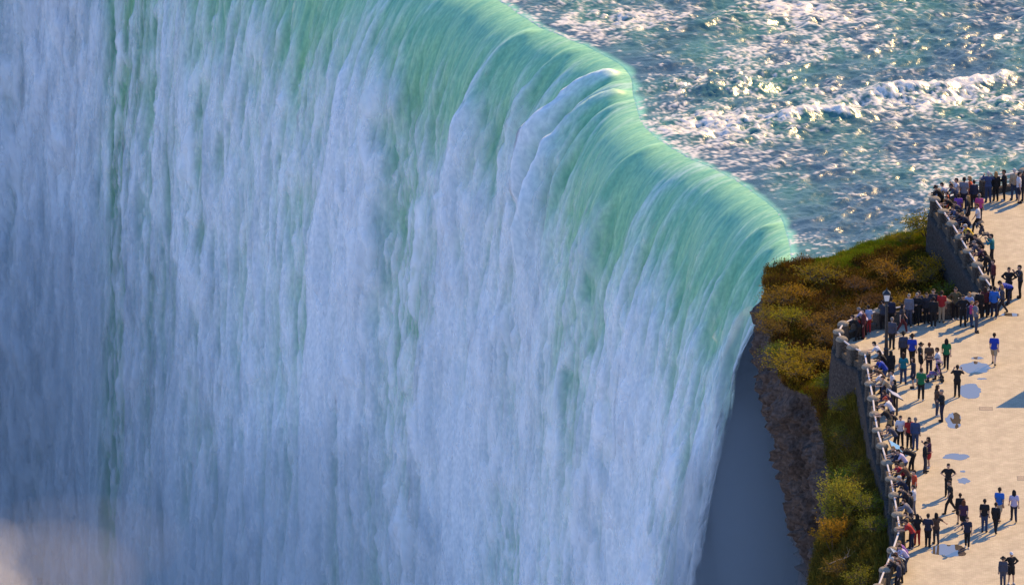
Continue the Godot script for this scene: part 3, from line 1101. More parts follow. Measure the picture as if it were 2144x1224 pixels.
func make_head_and_hand() -> void:
	var h := [[v3(0, 0.03, -0.028), v3(0, 0.03, 0.012), 0.090, 0.088], [v3(0, -0.05, 0.03), v3(0, -0.088, 0.058), 0.050, 0.028]]
	for s in [-1, 1]:
		h.append([v3(0.036 * s, -0.028, 0.045), v3(0.03 * s, -0.06, 0.045), 0.036, 0.030])
		h.append([v3(0.087 * s, 0.014, -0.006), v3(0.084 * s, -0.026, 0.0), 0.014, 0.010])
		h.append([v3(0.014 * s, 0.026, 0.092), v3(0.044 * s, 0.028, 0.080), 0.010, 0.009])
		h.append([v3(0.031 * s, 0.004, 0.078), v3(0.032 * s, 0.004, 0.079), 0.013, 0.013])
	h.append([v3(0, 0.012, 0.094), v3(0, -0.026, 0.110), 0.009, 0.014])
	h.append([v3(-0.018, -0.055, 0.088), v3(0.018, -0.055, 0.088), 0.009, 0.009])
	head_net = net(h, 0.010, 0.020)
	# relaxed hand, wrist at the origin, fingers along -y, palm to +z, thumb to +x
	var g := [[v3(-0.018, -0.03, 0), v3(-0.028, -0.075, 0.002), 0.019, 0.015], [v3(0.012, -0.03, 0), v3(0.022, -0.078, 0.002), 0.019, 0.015], [v3(0, 0.0, 0), v3(0, -0.05, 0), 0.026, 0.020]]
	var lens := [0.078, 0.088, 0.082, 0.064]
	for f in 4:
		var x := 0.029 - 0.0195 * f
		var l: float = lens[f]
		var a := v3(x, -0.078, 0.002)
		var b := a + v3(0.002, -l * 0.45, 0.010)
		var c := b + v3(0.0, -l * 0.33, 0.020)
		g.append([a, b, 0.0095, 0.0088])
		g.append([b, c, 0.0088, 0.0072])
	g.append([v3(0.024, -0.028, 0.006), v3(0.050, -0.062, 0.020), 0.013, 0.010])
	g.append([v3(0.050, -0.062, 0.020), v3(0.056, -0.090, 0.028), 0.010, 0.008])
	hand_net = net(g, 0.0058, 0.004)

func pose_of(called: String) -> Dictionary:
	# lean, stride, foot gap, upper arm and forearm directions (left side s = 1 mirrored unless given)
	match called:
		"stand2": return {lean = 0.03, stride = 0.05, gap = 0.13, up = v3(0.16, -1, 0.0), fo = v3(0.05, -1, 0.2), up2 = v3(0.25, -0.9, 0.15), fo2 = v3(-0.45, 0.1, 0.85)}
		"hips": return {lean = -0.02, stride = 0.03, gap = 0.12, up = v3(0.66, -0.72, -0.2), fo = v3(-0.72, -0.45, 0.35)}
		"photo": return {lean = 0.04, stride = 0.04, gap = 0.11, up = v3(0.5, -0.55, 0.6), fo = v3(-0.45, 0.75, 0.5)}
		"fold": return {lean = 0.02, stride = 0.02, gap = 0.09, up = v3(0.28, -0.9, 0.2), fo = v3(-0.8, 0.02, 0.6)}
		"walk": return {lean = 0.06, stride = 0.30, gap = 0.07, up = v3(0.14, -0.9, 0.32), fo = v3(0.0, -0.8, 0.5), up2 = v3(0.14, -0.9, -0.36), fo2 = v3(0.04, -1, -0.05)}
		"lean": return {lean = 0.62, stride = 0.08, gap = 0.12, up = v3(0.22, -0.75, 0.6), fo = v3(-0.25, -0.12, 0.95)}
		"bend": return {lean = 1.2, stride = 0.08, gap = 0.12, up = v3(0.08, -0.9, 0.35), fo = v3(0.0, -0.9, 0.4)}
		"push": return {lean = 0.10, stride = 0.16, gap = 0.08, up = v3(0.14, -0.75, 0.5), fo = v3(-0.02, -0.1, 1.0)}
		"reach": return {lean = 0.03, stride = 0.1, gap = 0.08, up = v3(0.14, -1, 0.0), fo = v3(0.05, -1, 0.15), up2 = v3(0.75, -0.6, 0.1), fo2 = v3(0.7, -0.6, 0.3)}
	return {lean = 0.0, stride = 0.02, gap = 0.10, up = v3(0.13, -1, 0.0), fo = v3(0.04, -1, 0.14)}

func joints(called: String) -> Dictionary:
	var q := pose_of(called)
	var j := {}
	var hip_y: float = 0.93 - q.stride * 0.12
	var turn := Basis(Vector3.RIGHT, q.lean)
	var back := v3(0, 0, -0.16 * sin(q.lean) if q.lean > 0.3 else 0.0)
	j.bend = func(p: Vector3) -> Vector3: return v3(0, hip_y, 0) + back + turn * (p - v3(0, 0.93, 0))
	j.turn = Basis(Vector3.RIGHT, q.lean * 0.55 + 0.05)
	for s in [-1, 1]:
		var k := "l" if s > 0 else "r"
		var st: float = q.stride * s
		j["hip" + k] = v3(0.088 * s, hip_y - 0.01, 0) + back
		j["ankle" + k] = v3(q.gap * s, 0.085 + maxf(0.0, -st) * 0.22, st)
		var mid: Vector3 = (j["hip" + k] + j["ankle" + k]) * 0.5
		j["knee" + k] = mid + v3(0.0, 0.02, 0.03 + absf(st) * 0.18)
		j["toe" + k] = j["ankle" + k] + v3(0.03 * s, -0.048 - maxf(0.0, -st) * 0.15, 0.16)
		j["heel" + k] = j["ankle" + k] + v3(0.0, -0.045, -0.03)
		j["sh" + k] = j.bend.call(v3(0.180 * s, 1.425, 0.0))
		var up: Vector3 = q.up2 if s < 0 and q.has("up2") else q.up
		var fo: Vector3 = q.fo2 if s < 0 and q.has("fo2") else q.fo
		j["el" + k] = j["sh" + k] + v3(up.x * s, up.y, up.z).normalized() * 0.29
		j["fo" + k] = v3(fo.x * s, fo.y, fo.z).normalized()
		j["wr" + k] = j["el" + k] + j["fo" + k] * 0.25
	return j

func torso(j: Dictionary, grow: float) -> Array:
	var b: Callable = j.bend
	return [[b.call(v3(-0.07, 0.95, 0.0)), b.call(v3(0.07, 0.95, 0.0)), 0.108 + grow, 0.108 + grow], [b.call(v3(-0.045, 1.10, 0.005)), b.call(v3(0.045, 1.10, 0.005)), 0.100 + grow, 0.100 + grow], [b.call(v3(-0.08, 1.29, 0.0)), b.call(v3(0.08, 1.29, 0.0)), 0.108 + grow, 0.108 + grow], [b.call(v3(-0.14, 1.415, -0.005)), b.call(v3(0.14, 1.415, -0.005)), 0.058 + grow, 0.058 + grow], [b.call(v3(0, 0.98, 0)), b.call(v3(0, 1.34, 0)), 0.11 + grow, 0.12 + grow]]

func head_place(j: Dictionary) -> Transform3D:
	var neck: Vector3 = j.bend.call(v3(0, 1.47, 0.01))
	return Transform3D(j.turn, neck + j.turn * v3(0, 0.165, 0.02))

func body_mesh(pose: String) -> ArrayMesh:
	var key := "body " + pose
	if cloth_cache.has(key):
		return cloth_cache[key]
	var j := joints(pose)
	var c := torso(j, 0.0)
	var hp := head_place(j)
	c.append([j.bend.call(v3(0, 1.40, -0.01)), hp * v3(0, -0.05, -0.01), 0.058, 0.052])
	var parts := []
	for k in ["l", "r"]:
		c.append([j["hip" + k], j["knee" + k], 0.082, 0.056])
		c.append([j["knee" + k], j["ankle" + k], 0.056, 0.036])
		c.append([j["heel" + k], j["toe" + k], 0.036, 0.030])
		c.append([j["sh" + k], j["el" + k], 0.050, 0.040])
		c.append([j["el" + k], j["wr" + k], 0.040, 0.027])
		var down: Vector3 = -j["fo" + k]
		var side := v3(0, 0, 1) if absf(down.z) < 0.8 else v3(0, 1, 0)
		var x := down.cross(side).normalized()
		var basis := Basis(x, down, x.cross(down))
		if k == "r":
			basis = basis * Basis.from_scale(v3(-1, 1, 1))
		parts.append([hand_net, Transform3D(basis, j["wr" + k] + j["fo" + k] * 0.012)])
	parts.append([net(c, 0.027, 0.035), Transform3D.IDENTITY])
	parts.append([head_net, hp])
	cloth_cache[key] = smooth_net(parts)
	return cloth_cache[key]

func cloth_mesh(pose: String, kind: String) -> ArrayMesh:
	var key := kind + " " + pose
	if cloth_cache.has(key):
		return cloth_cache[key]
	var j := joints(pose)
	var c := []
	match kind:
		"top_short", "top_long":
			c = torso(j, 0.020)
			for k in ["l", "r"]:
				var sh: Vector3 = j["sh" + k]
				var el: Vector3 = j["el" + k]
				if kind == "top_short":
					c.append([sh, sh.lerp(el, 0.68), 0.068, 0.066])
				else:
					c.append([sh, el, 0.068, 0.058])
					c.append([el, j["wr" + k] - j["fo" + k] * 0.02, 0.058, 0.044])
		"trousers", "shorts":
			c = [[j.bend.call(v3(-0.06, 1.0, 0.0)), j.bend.call(v3(0.06, 1.0, 0.0)), 0.115, 0.115], [j.hipl, j.hipr, 0.115, 0.115]]
			for k in ["l", "r"]:
				if kind == "shorts":
					c.append([j["hip" + k], j["hip" + k].lerp(j["knee" + k], 0.86), 0.108, 0.094])
				else:
					c.append([j["hip" + k], j["knee" + k], 0.100, 0.074])
					c.append([j["knee" + k], j["ankle" + k] + v3(0, 0.015, 0), 0.074, 0.060])
		"skirt":
			var low: Vector3 = (j.kneel + j.kneer) * 0.5
			c = [[j.bend.call(v3(-0.05, 1.02, 0.0)), j.bend.call(v3(0.05, 1.02, 0.0)), 0.112, 0.112], [(j.hipl + j.hipr) * 0.5, low + v3(0, 0.14, 0), 0.14, 0.155], [j.hipl + v3(0.02, 0, 0), j.kneel + v3(0.02, 0.1, 0), 0.11, 0.12], [j.hipr - v3(0.02, 0, 0), j.kneer + v3(-0.02, 0.1, 0), 0.11, 0.12]]
		"shoe_l", "shoe_r":
			for k in [kind[-1]]:
				c.append([j["heel" + k], j["toe" + k], 0.044, 0.038])
				c.append([j["heel" + k] + v3(0, 0.02, 0.02), j["ankle" + k], 0.042, 0.040])
	cloth_cache[key] = smooth_net([[net(c, 0.027, 0.030), Transform3D.IDENTITY]])
	return cloth_cache[key]

func hair_mesh(kind: String) -> ArrayMesh:
	var key := "hair " + kind
	if cloth_cache.has(key):
		return cloth_cache[key]
	var c := [[v3(0, 0.048, -0.035), v3(0, 0.062, 0.012), 0.094, 0.082], [v3(0, 0.0, -0.055), v3(0, -0.05, -0.05), 0.075, 0.055]]
	if kind == "l":
		for s in [-1, 1]:
			c.append([v3(0.055 * s, 0.02, -0.03), v3(0.07 * s, -0.16, -0.035), 0.055, 0.045])
		c.append([v3(0, 0.0, -0.06), v3(0, -0.24, -0.085), 0.075, 0.05])
	elif kind == "c":
		c = [[v3(0, 0.052, -0.02), v3(0, 0.062, 0.01), 0.100, 0.090], [v3(-0.04, 0.052, 0.10), v3(0.04, 0.052, 0.10), 0.028, 0.028], [v3(-0.03, 0.046, 0.135), v3(0.03, 0.046, 0.135), 0.02, 0.02], [v3(0, 0.0, -0.055), v3(0, -0.04, -0.05), 0.072, 0.055]]
	var parts := [[net(c, 0.014, 0.02), Transform3D.IDENTITY]]
	if kind == "h":
		var ring := []
		for i in 16:
			var t := TAU * i / 16
			var t2 := TAU * (i + 1) / 16
			ring.append([v3(cos(t) * 0.14, 0.055, sin(t) * 0.15), v3(cos(t2) * 0.14, 0.055, sin(t2) * 0.15), 0.026, 0.026])
		ring.append([v3(0, 0.075, -0.012), v3(0, 0.10, -0.008), 0.098, 0.085])
		parts = [[net(ring, 0.014, 0.02), Transform3D.IDENTITY]]
	cloth_cache[key] = smooth_net(parts)
	return cloth_cache[key]

func cloth_mat(hex: String) -> StandardMaterial3D:
	var c := Color.html(hex).srgb_to_linear()
	return plain("cloth_" + hex, lin(c.r * 0.62, c.g * 0.62, c.b * 0.62), 0.9)

func build_people() -> void:
	make_head_and_hand()
	var skins := [lin(0.46, 0.28, 0.19), lin(0.40, 0.23, 0.15), lin(0.30, 0.17, 0.11), lin(0.50, 0.32, 0.23)]
	var n := 0
	for row in PEOPLE:
		var w: PackedStringArray = row[0].split(",")
		var q: PackedStringArray = row[1].split(" ")
		var root := thing("person", row[2], "person", v3(float(w[0]), 0.0, float(w[1])), deg_to_rad(float(w[2])), "visitors on the promenade")
		root.scale = Vector3.ONE * float(w[3]) / 1.75
		var pose := q[0]
		part("body", body_mesh(pose), plain("skin_%d" % (n % 4), skins[n % 4], 0.6), root)
		part("top", cloth_mesh(pose, "top_long" if q[1] == "l" else "top_short"), cloth_mat(q[2]), root)
		part({"t": "trousers", "s": "shorts", "k": "skirt"}[q[3]], cloth_mesh(pose, {"t": "trousers", "s": "shorts", "k": "skirt"}[q[3]]), cloth_mat(q[4]), root)
		for k in ["shoe_l", "shoe_r"]:
			part("shoe", cloth_mesh(pose, k), cloth_mat("e0dedc" if n % 5 == 2 else "1a1816"), root)
		var kind := q[5]
		var name_ := "hair" if kind in ["s", "l"] else ("cap" if kind == "c" else "hat")
		part(name_, hair_mesh(kind), cloth_mat(q[6]), root, head_place(joints(pose)))
		if kind == "c" or kind == "h":
			part("hair", hair_mesh("s"), cloth_mat("2a1c14"), root, head_place(joints(pose)).scaled_local(Vector3.ONE * 0.96))
		if pose == "photo":
			var hp := head_place(joints(pose))
			var st := begin()
			add_box(st, Transform3D(Basis(), Vector3.ZERO), v3(0.13, 0.08, 0.06), 0.01)
			var j := joints(pose)
			var mid: Vector3 = (j.wrl + j.wrr) * 0.5 + (j.fol + j.forr) * 0.05 if j.has("forr") else (j.wrl + j.wrr) * 0.5 + v3(0, 0.07, 0.05)
			var camera_thing := thing("camera_in_hand", "small black camera held up by the " + row[2], "camera", root.transform * mid, root.rotation.y, "cameras held by visitors")
			camera_thing.set_meta("label", short_label("small black camera held by " + row[2]))
			part("camera_body", done(st), plain("camera_black", lin(0.02, 0.02, 0.022), 0.4), camera_thing)
			st = begin()
			add_tube(st, v3(0, 0, 0.03), v3(0, 0, 0.075), 0.03, 0.028, 10)
			part("lens", done(st), plain("camera_black", lin(0.02, 0.02, 0.022), 0.4), camera_thing)
		n += 1

func short_label(s: String) -> String:
	var w := s.split(" ")
	return " ".join(w.slice(0, 16))

# standing point x, z, heading, height | pose, top, bottom, hair | label
const PEOPLE := [
	["25.84,-16.19,184,1.76","photo l 3c5078 t 34486e s d6d2cc","white haired person in denim shirt taking a photo at the far terrace rail"],
	["26.26,-16.45,188,1.66","stand l 17171c t 17171c l b89058","blonde woman all in black at the far terrace rail"],
	["26.73,-16.54,-79,1.74","fold l 17171c t 17171c s 14100e","dark haired man in black with arms folded at the far terrace rail"],
	["27.28,-16.63,195,1.78","stand2 l c8b090 t 34486e s d6d2cc","white haired man in beige jacket and blue jeans at the far terrace rail"],
	["27.49,-16.10,98,1.74","stand s e6e4ea s 1c2440 s 14100e","dark haired man in white shirt and navy shorts by the far terrace rail"],
	["27.82,-16.45,195,1.70","stand l 34343e t 34343e s 14100e","person in dark grey partly cut off beside the man in navy shorts"],
	["24.48,-14.96,163,1.80","stand s 7c7e8c t 1c2440 s 14100e","tall man in grey shirt and dark trousers in the crowd at the terrace corner"],
	["24.83,-15.48,-91,1.70","fold s e0603c t 5c1c26 l b89058","fair haired woman in orange top and dark red trousers at the terrace corner"],
	["25.02,-15.04,195,1.62","stand l 1c2440 t 17171c s 14100e","person in navy beside the woman in orange top"],
	["24.12,-15.27,-84,1.66","photo s e6e4ea t c8b090 s 14100e","person in white top lifting a camera at the terrace corner"],
	["24.03,-14.78,-75,1.62","lean s 4a4e60 t 1c2440 s 14100e","person in slate blue shirt leaning on the terrace corner rail"],
	["23.55,-14.96,-103,1.60","lean s e6e4ea t 17171c s 14100e","black haired person in white shirt leaning over the terrace corner rail"],
	["23.21,-14.63,-91,1.55","lean l 17171c t 17171c h 14100e","person in black hat bent over the rail at the tip of the terrace"],
	["23.55,-14.25,-99,1.20","stand s e0603c s e0603c s 14100e","small child in coral red clothes at the terrace corner rail"],
	["24.09,-12.59,181,1.60","stand s 8a4fb0 t 1c2440 s 3e2818","person in purple shirt in the crowd along the terrace wall"],
	["23.73,-12.90,-87,1.50","lean s 17171c t 17171c s 6e3a1c","brown haired youth in black leaning on the terrace wall"],
	["24.62,-12.16,-107,1.62","stand s 17171c k 17171c l b89058","blonde curly haired woman in a black dress on the terrace"],
	["25.22,-12.51,169,1.62","stand s d24a8c t 1c2440 s 8a8480","grey haired woman in bright pink top on the terrace"],
	["25.10,-10.68,-97,1.66","walk s e6e4ea t 17171c s 6e3a1c","woman in white top and black trousers striding beside a pushchair"],
	["23.99,-10.77,-75,1.60","lean s 3c5078 t 34486e s 3e2818","person in denim shirt leaning over the terrace wall"],
	["24.48,-9.56,-80,1.62","lean l 1c2440 t 1c2440 c b89058","person in navy with a pale cap leaning at the terrace wall"],
	["24.25,-9.97,-102,1.60","lean l 34343e t 17171c s 14100e","dark haired person in dark grey leaning at the terrace wall"],
	["24.57,-7.31,-79,1.66","lean s e4c030 t 34343e s d6d2cc","person in bright yellow shirt bending over the terrace wall"],
	["24.41,-8.43,-103,1.25","lean s cfc4e2 t 1c2440 s 6e3a1c","child in lilac top peering over the terrace wall"],
	["25.05,-5.34,-85,1.70","lean l 34343e t 17171c s 3e2818","person in charcoal jacket leaning far over the terrace wall"],
	["25.21,-3.47,-103,1.62","lean l 4a2a48 t 17171c s 3e2818","person in plum jacket leaning on the terrace wall"],
	["25.42,-2.37,-107,1.66","lean l 17171c t 1c2440 l 3e2818","long haired person in black leaning on the terrace wall"],
	["25.56,-0.51,-76,1.66","stand l 5c1c26 t 17171c s 3e2818","person in maroon jacket standing at the inner corner of the wall"],
	["25.65,-5.00,-100,1.68","photo l 14808c t 17171c s 14100e","person in dark teal coat taking a photo alone on the terrace"],
	["26.31,1.18,-10,1.76","hips l 17171c t 17171c s 14100e","man in black with hands on hips behind the bending man in blue"],
	["26.25,2.10,-72,1.76","bend l 1f45b8 t 1c2440 s 14100e","man in blue jacket bending forward at the waist"],
	["26.93,0.92,-76,1.80","photo l 34343e t 17171c s 14100e","tall man in dark clothes holding up a camera"],
	["25.41,4.52,172,1.74","stand2 l 2a72d0 t 1c2440 s 14100e","man in bright blue jacket at the corner of the cross wall"],
	["25.88,3.85,-73,1.66","walk l 4a4e60 t 34343e l b89058","blonde woman in slate jacket walking past the cross wall corner"],
	["24.94,4.35,181,1.66","stand l 5c1c26 t 17171c l 3e2818","long haired woman in dark maroon at the cross wall"],
	["25.25,4.00,186,1.62","stand s 1c2440 t 1c2440 s 14100e","person in navy between the maroon woman and the bright blue jacket"],
	["24.08,5.10,-10,1.62","fold s 9fb4dc t 34486e l b89058","curly blonde woman in pale blue top with her back to the cross wall"],
	["23.36,4.72,15,1.76","hips l 6a6040 t 17171c s 3e2818","man in olive jacket with hands on hips at the cross wall"],
	["23.73,5.84,6,1.70","hips l 17171c t 17171c s 14100e","man in black with hands on hips in front of the cross wall"],
	["24.17,6.01,106,1.40","stand s d24a8c t 34486e s b89058","child in pink top beside the man in grey shirt"],
	["24.37,7.00,104,1.72","hips s 7c7e8c t 4a4e60 s 6e3a1c","brown haired man in grey shirt standing off the cross wall"],
	["22.62,5.26,172,1.74","stand s c02a2a t c8b090 s 3e2818","man in red shirt and beige trousers at the cross wall"],
	["22.16,6.18,175,1.70","stand l 17171c t 17171c s 14100e","person in black beside the man in red shirt"],
	["22.20,5.04,-12,1.78","stand2 l 34343e t 17171c s 3e2818","man in dark jacket leaning back against the cross wall"],
	["20.89,5.78,-12,1.74","stand l 7c7e8c t 4a4e60 s 8a8480","grey haired man in light grey shirt at the cross wall"],
	["21.32,5.59,-15,1.74","fold l 17171c t 17171c s 8a8480","grey haired person in black jacket beside the man in light grey"],
	["19.92,6.27,172,1.70","stand l 1c2440 t 17171c c 14100e","person in navy with a dark cap behind the lamp post"],
	["20.45,7.17,93,1.66","walk s 34343e t 5c1c26 l 14100e","woman in dark top and maroon trousers walking by the cross wall"],
	["19.87,9.88,162,1.74","stand l 4a4e60 t 17171c s 8a8480","grey haired man in slate jacket standing beside the lamp post"],
	["20.40,12.25,186,1.70","stand l 4a4e60 t 17171c h 14100e","man in slate shirt and black hat in the standing group"],
	["20.84,12.73,174,1.74","walk s 1f45b8 t 17171c h 14100e","man in royal blue shirt and dark hat in the standing group"],
	["20.30,15.73,173,1.66","stand2 s 14808c t 34486e l 3e2818","woman in turquoise top and blue jeans"],
	["21.25,13.79,101,1.60","hips s 17171c k 17171c h 14100e","woman in black skirt and black hat in the standing group"],
	["21.69,14.11,179,1.70","stand s 5e4636 t 34343e s 6e3a1c","man in brown shirt in the standing group"],
	["22.16,14.92,-96,1.72","push s e6e4ea t 34343e s 3e2818","man in white shirt pushing a pushchair"],
	["22.61,13.30,179,1.68","walk s 0f7a48 t 17171c l 14100e","long haired woman in green shirt and black leggings"],
	["20.80,16.45,-82,1.66","stand l 1c2440 k 1c2440 l 3e2818","woman in long navy dress in the standing group"],
	["21.13,18.53,164,1.74","stand2 s 0f7a48 t 17171c s 3e2818","man in green shirt and black trousers holding papers"],
	["19.67,15.16,197,1.60","stand l 17171c k 17171c l 14100e","long haired woman in black dress below the lamp post"],
	["19.12,13.54,-107,1.68","lean s e6e4ea t 17171c s 14100e","man in white shirt leaning on the parapet by the small gate"],
	["19.34,14.68,-81,1.60","lean l 17171c t 17171c l 14100e","curly haired person in black leaning on the parapet near the lamp post"],
	["19.28,16.13,-77,1.72","lean s 1f45b8 t 3c5078 s 14100e","man in royal blue shirt leaning on the parapet"],
	["19.18,18.53,-107,1.70","lean s e6e4ea t 34486e s 3e2818","person in white shirt and jeans stretched over the parapet"],
	["19.40,18.95,-79,1.60","lean s c8b090 t 4a4e60 s 3e2818","person in beige top crowding up to the parapet"],
	["19.65,18.53,-94,1.62","stand s e6e4ea t 4a4e60 s 14100e","dark haired person in white top behind the parapet crowd"],
	["19.74,19.89,-87,1.55","fold l 17171c t 17171c l 14100e","person in black just behind the sloping sign board"],
	["19.46,22.90,-107,1.70","lean s e6e4ea t 34486e c d8502c","person in white shirt and orange cap leaning on the parapet"],
	["19.29,24.39,-106,1.72","lean s 17171c s a08a62 s 3e2818","man in black shirt and khaki shorts leaning on the parapet"],
	["19.85,26.19,-11,1.68","stand2 s e6e4ea t 17171c s 14100e","dark haired man in white shirt and black trousers beside the woman in red"],
	["20.29,26.37,16,1.64","stand s c02a2a t 17171c l 14100e","long dark haired woman in bright red top and black trousers"],
	["20.59,26.74,169,1.74","stand l 3c5078 t 34486e s 8a8480","grey haired man in denim shirt and jeans"],
	["19.70,24.16,-80,1.30","lean l 17171c t 17171c s 14100e","child in black between the parapet and the man in white"],
	["21.86,21.16,105,1.68","fold s 5e4636 t 4a4e60 l 3e2818","brown haired woman with arms round the man in black"],
	["22.11,22.03,-74,1.72","fold l 17171c t 1c2440 s 8a8480","man in black embraced by a brown haired woman"],
	["23.02,17.97,174,1.72","photo s 17171c t 17171c s 14100e","man in black shirt standing alone beside a puddle with elbows out"],
	["25.12,12.57,174,1.76","walk s 1f45b8 s c8b090 s 3e2818","man in royal blue shirt and beige shorts walking alone"],
	["20.97,30.39,90,1.66","stand2 l 17171c t 34343e c 14100e","person in black with a dark cap beside the woman in red dress"],
	["21.21,29.61,-80,1.64","photo s 4a2a48 k c02a2a l 3e2818","woman with ponytail and red skirt raising her arms"],
	["20.27,30.23,-104,1.72","bend l 17171c t 17171c s 14100e","man in black bending low beside the blue sign board"],
	["19.62,30.77,-81,1.66","lean s 7c7e8c t 4a4e60 s b89058","fair haired person in grey leaning by the blue sign board"],
	["19.87,31.31,-79,1.68","lean s cfc4e2 t 4a4e60 s 3e2818","person in lilac shirt leaning by the blue sign board"],
	["19.71,33.31,-77,1.62","lean s b0203c t 17171c s 14100e","person in crimson top leaning on the parapet"],
	["20.00,33.69,-106,1.72","lean l 5e4636 t 17171c c a08a62","man in brown jacket and khaki cap leaning forward"],
	["20.29,35.14,-73,1.70","stand s d8502c t 34343e s 3e2818","man in orange red shirt behind the parapet crowd"],
	["20.20,37.34,-104,1.64","stand2 s e6e4ea t 7c7e8c s 3e2818","youth in white shirt and grey trousers holding something"],
	["19.80,35.59,-95,1.66","lean l 1c2440 t 1c2440 s d6d2cc","white haired person in navy leaning on the parapet"],
	["19.78,35.12,-86,1.50","lean s c8b090 t 17171c h c8b090","person in wide beige hat leaning on the parapet"],
	["19.84,37.04,-74,1.60","lean l 34343e t 17171c s 14100e","dark haired person in dark grey squeezed behind a parapet pier"],
	["22.03,34.22,-5,1.74","hips s 17171c t 17171c s 14100e","man in black printed shirt standing with hands behind him"],
	["22.06,36.88,-74,1.76","walk s 17171c t 17171c s 3e2818","man in black striding across the pavement"],
	["22.48,38.62,181,1.62","stand l 17171c k 17171c s 3e2818","woman in black skirt walking with the striding group"],
	["22.61,39.75,173,1.66","walk s 4a2a48 k 17171c l 6e3a1c","woman in plum top and black skirt with bare arms"],
	["22.72,42.29,-6,1.62","reach s 1c2440 t 17171c s 3e2818","youth in dark clothes holding one arm out beside a puddle"],
	["23.66,39.90,168,1.74","stand s 17171c t 34486e s 14100e","man in black shirt and blue jeans walking away"],
	["24.46,38.17,164,1.80","walk s 2a72d0 s c8b090 s 3e2818","large man in bright blue shirt and beige shorts"],
	["24.21,40.05,167,1.62","walk l 17171c t 17171c c 3e2818","person in black with a brown cap following the man in bright blue"],
	["25.20,38.24,186,1.68","walk s cfc4e2 t 1c2440 l 14100e","long haired woman in lilac top and navy trousers"],
	["24.70,47.91,17,1.66","hips l 17171c s 17171c c e6e4ea","person in black with white cap and hands on hips"],
	["24.28,48.34,-12,1.56","stand l 4a4e60 t 4a4e60 h 17171c","person in slate clothes and dark hat beside the white cap"],
	["20.75,42.22,163,1.74","fold s 1c2440 t 17171c s 14100e","man in dark checked shirt and black trousers by the large puddle"],
	["21.19,41.77,197,1.64","reach s 5e4636 t 34343e l 14100e","woman in brown and orange top with one arm out by the large puddle"],
	["20.23,41.92,181,1.62","photo l 17171c t c02a2a l 14100e","woman in black top and red leggings"],
	["19.92,42.59,-93,1.68","lean s c02a2a t 1c2440 s 14100e","person in red top leaning out with a shoulder bag"],
	["19.91,39.37,-99,1.66","lean l 7c7e8c t 34343e s 3e2818","person in grey brown jacket leaning on the parapet"],
	["19.49,45.70,-86,1.62","lean s 8a4fb0 t 17171c s b89058","blond person in purple top leaning on the parapet"],
	["19.51,46.29,-78,1.62","lean s cfc4e2 t 4a4e60 s 3e2818","person in pale lilac shirt leaning behind the purple top"],
	["19.25,47.17,-91,1.50","lean s 34343e t 17171c l 6e3a1c","auburn haired girl in dark grey behind a sloping sign board"],
	["19.11,49.22,-92,1.66","stand l 1c2440 t 17171c s 6e3a1c","auburn haired person in navy below the sloping sign board"],
	["19.06,48.34,-105,1.64","lean l 17171c t 17171c s d6d2cc","white haired person in black with a pale bag at the parapet"],
	["19.97,42.12,-75,1.60","lean s a08a62 t a08a62 s b89058","blond person in khaki leaning on a parapet pier"],
	["18.48,7.58,-106,1.66","lean s cfc4e2 t 17171c s 8a8480","grey haired person in pale shirt leaning on the overlook rail"],
	["18.45,8.07,-90,1.64","stand l 5c1c26 t 5c1c26 s 14100e","person in dark red standing on the overlook"],
	["18.71,7.17,192,1.55","stand s 9fb4dc t c02a2a s 14100e","youth in pale blue shirt and red trousers on the overlook"],
	["18.11,8.40,-103,1.50","lean l 17171c t 17171c s 14100e","person in black crouching over the overlook rail"],
	["18.19,7.84,-81,1.15","stand s c02a2a t 1c2440 s 14100e","small child in red at the tip of the overlook"],
	["19.60,31.31,-73,1.62","lean l 1c2440 t 17171c s 3e2818","brown haired person in navy leaning just below the blue sign board"],
	["19.51,26.97,-85,1.60","lean s 4a4e60 t 17171c s 14100e","person in slate top leaning between two parapet piers"],
	["19.40,21.24,-79,1.55","lean l 4a2a48 t 17171c l 3e2818","long haired girl in plum leaning on the parapet"],
	["20.02,38.39,-104,1.62","stand l 17171c t 34343e s 14100e","person in black standing behind the grey brown jacket"],
	["19.95,41.10,-92,1.58","lean l 34343e t 17171c s 3e2818","person in dark grey leaning under the khaki person"],
	["19.22,47.91,-102,1.66","lean l 34343e t 17171c c 14100e","person in dark cap leaning at the low end of the parapet"],
	["19.12,17.25,-77,1.60","lean s 5e4636 t 17171c s 14100e","person in brown top leaning between white shirts at the parapet"],
	["24.69,-6.37,-97,1.60","lean l 17171c t 1c2440 s 14100e","dark haired person in black leaning below the yellow shirt"],
	["24.94,-4.40,-91,1.62","lean s 4a4e60 t 17171c s 8a8480","grey haired person in slate leaning on the terrace wall"],
	["24.14,-11.72,-72,1.58","lean l 1c2440 t 17171c s 3e2818","brown haired person in navy leaning on the terrace wall"],
	["21.82,5.39,12,1.68","stand l 34343e t 17171c s 3e2818","person in dark grey with back to the cross wall"],
	["21.42,5.13,17,1.70","fold l 4a4e60 t 1c2440 s 14100e","person in slate jacket with folded arms at the cross wall"],
	["24.63,4.71,178,1.64","stand l 17171c t 17171c s 14100e","person in black looking over the cross wall"],
	["19.51,6.51,179,1.66","lean l 34343e t 17171c s 3e2818","person in dark grey looking over the cross wall near the overlook"],
]

# ---------------------------------------------------------------- plants
func leaf(st: SurfaceTool, at: Vector3, dir: Vector3, l: float, w: float, roll: float) -> void:
	var d := dir.normalized()
	var x := d.cross(Vector3.UP if absf(d.y) < 0.9 else Vector3.RIGHT).normalized()
	x = x.rotated(d, roll)
	var n := x.cross(d)
	var a := at + d * l * 0.5 + n * w * 0.15
	tri(st, at, a - x * w * 0.5, at + d * l)
	tri(st, at, at + d * l, a + x * w * 0.5)

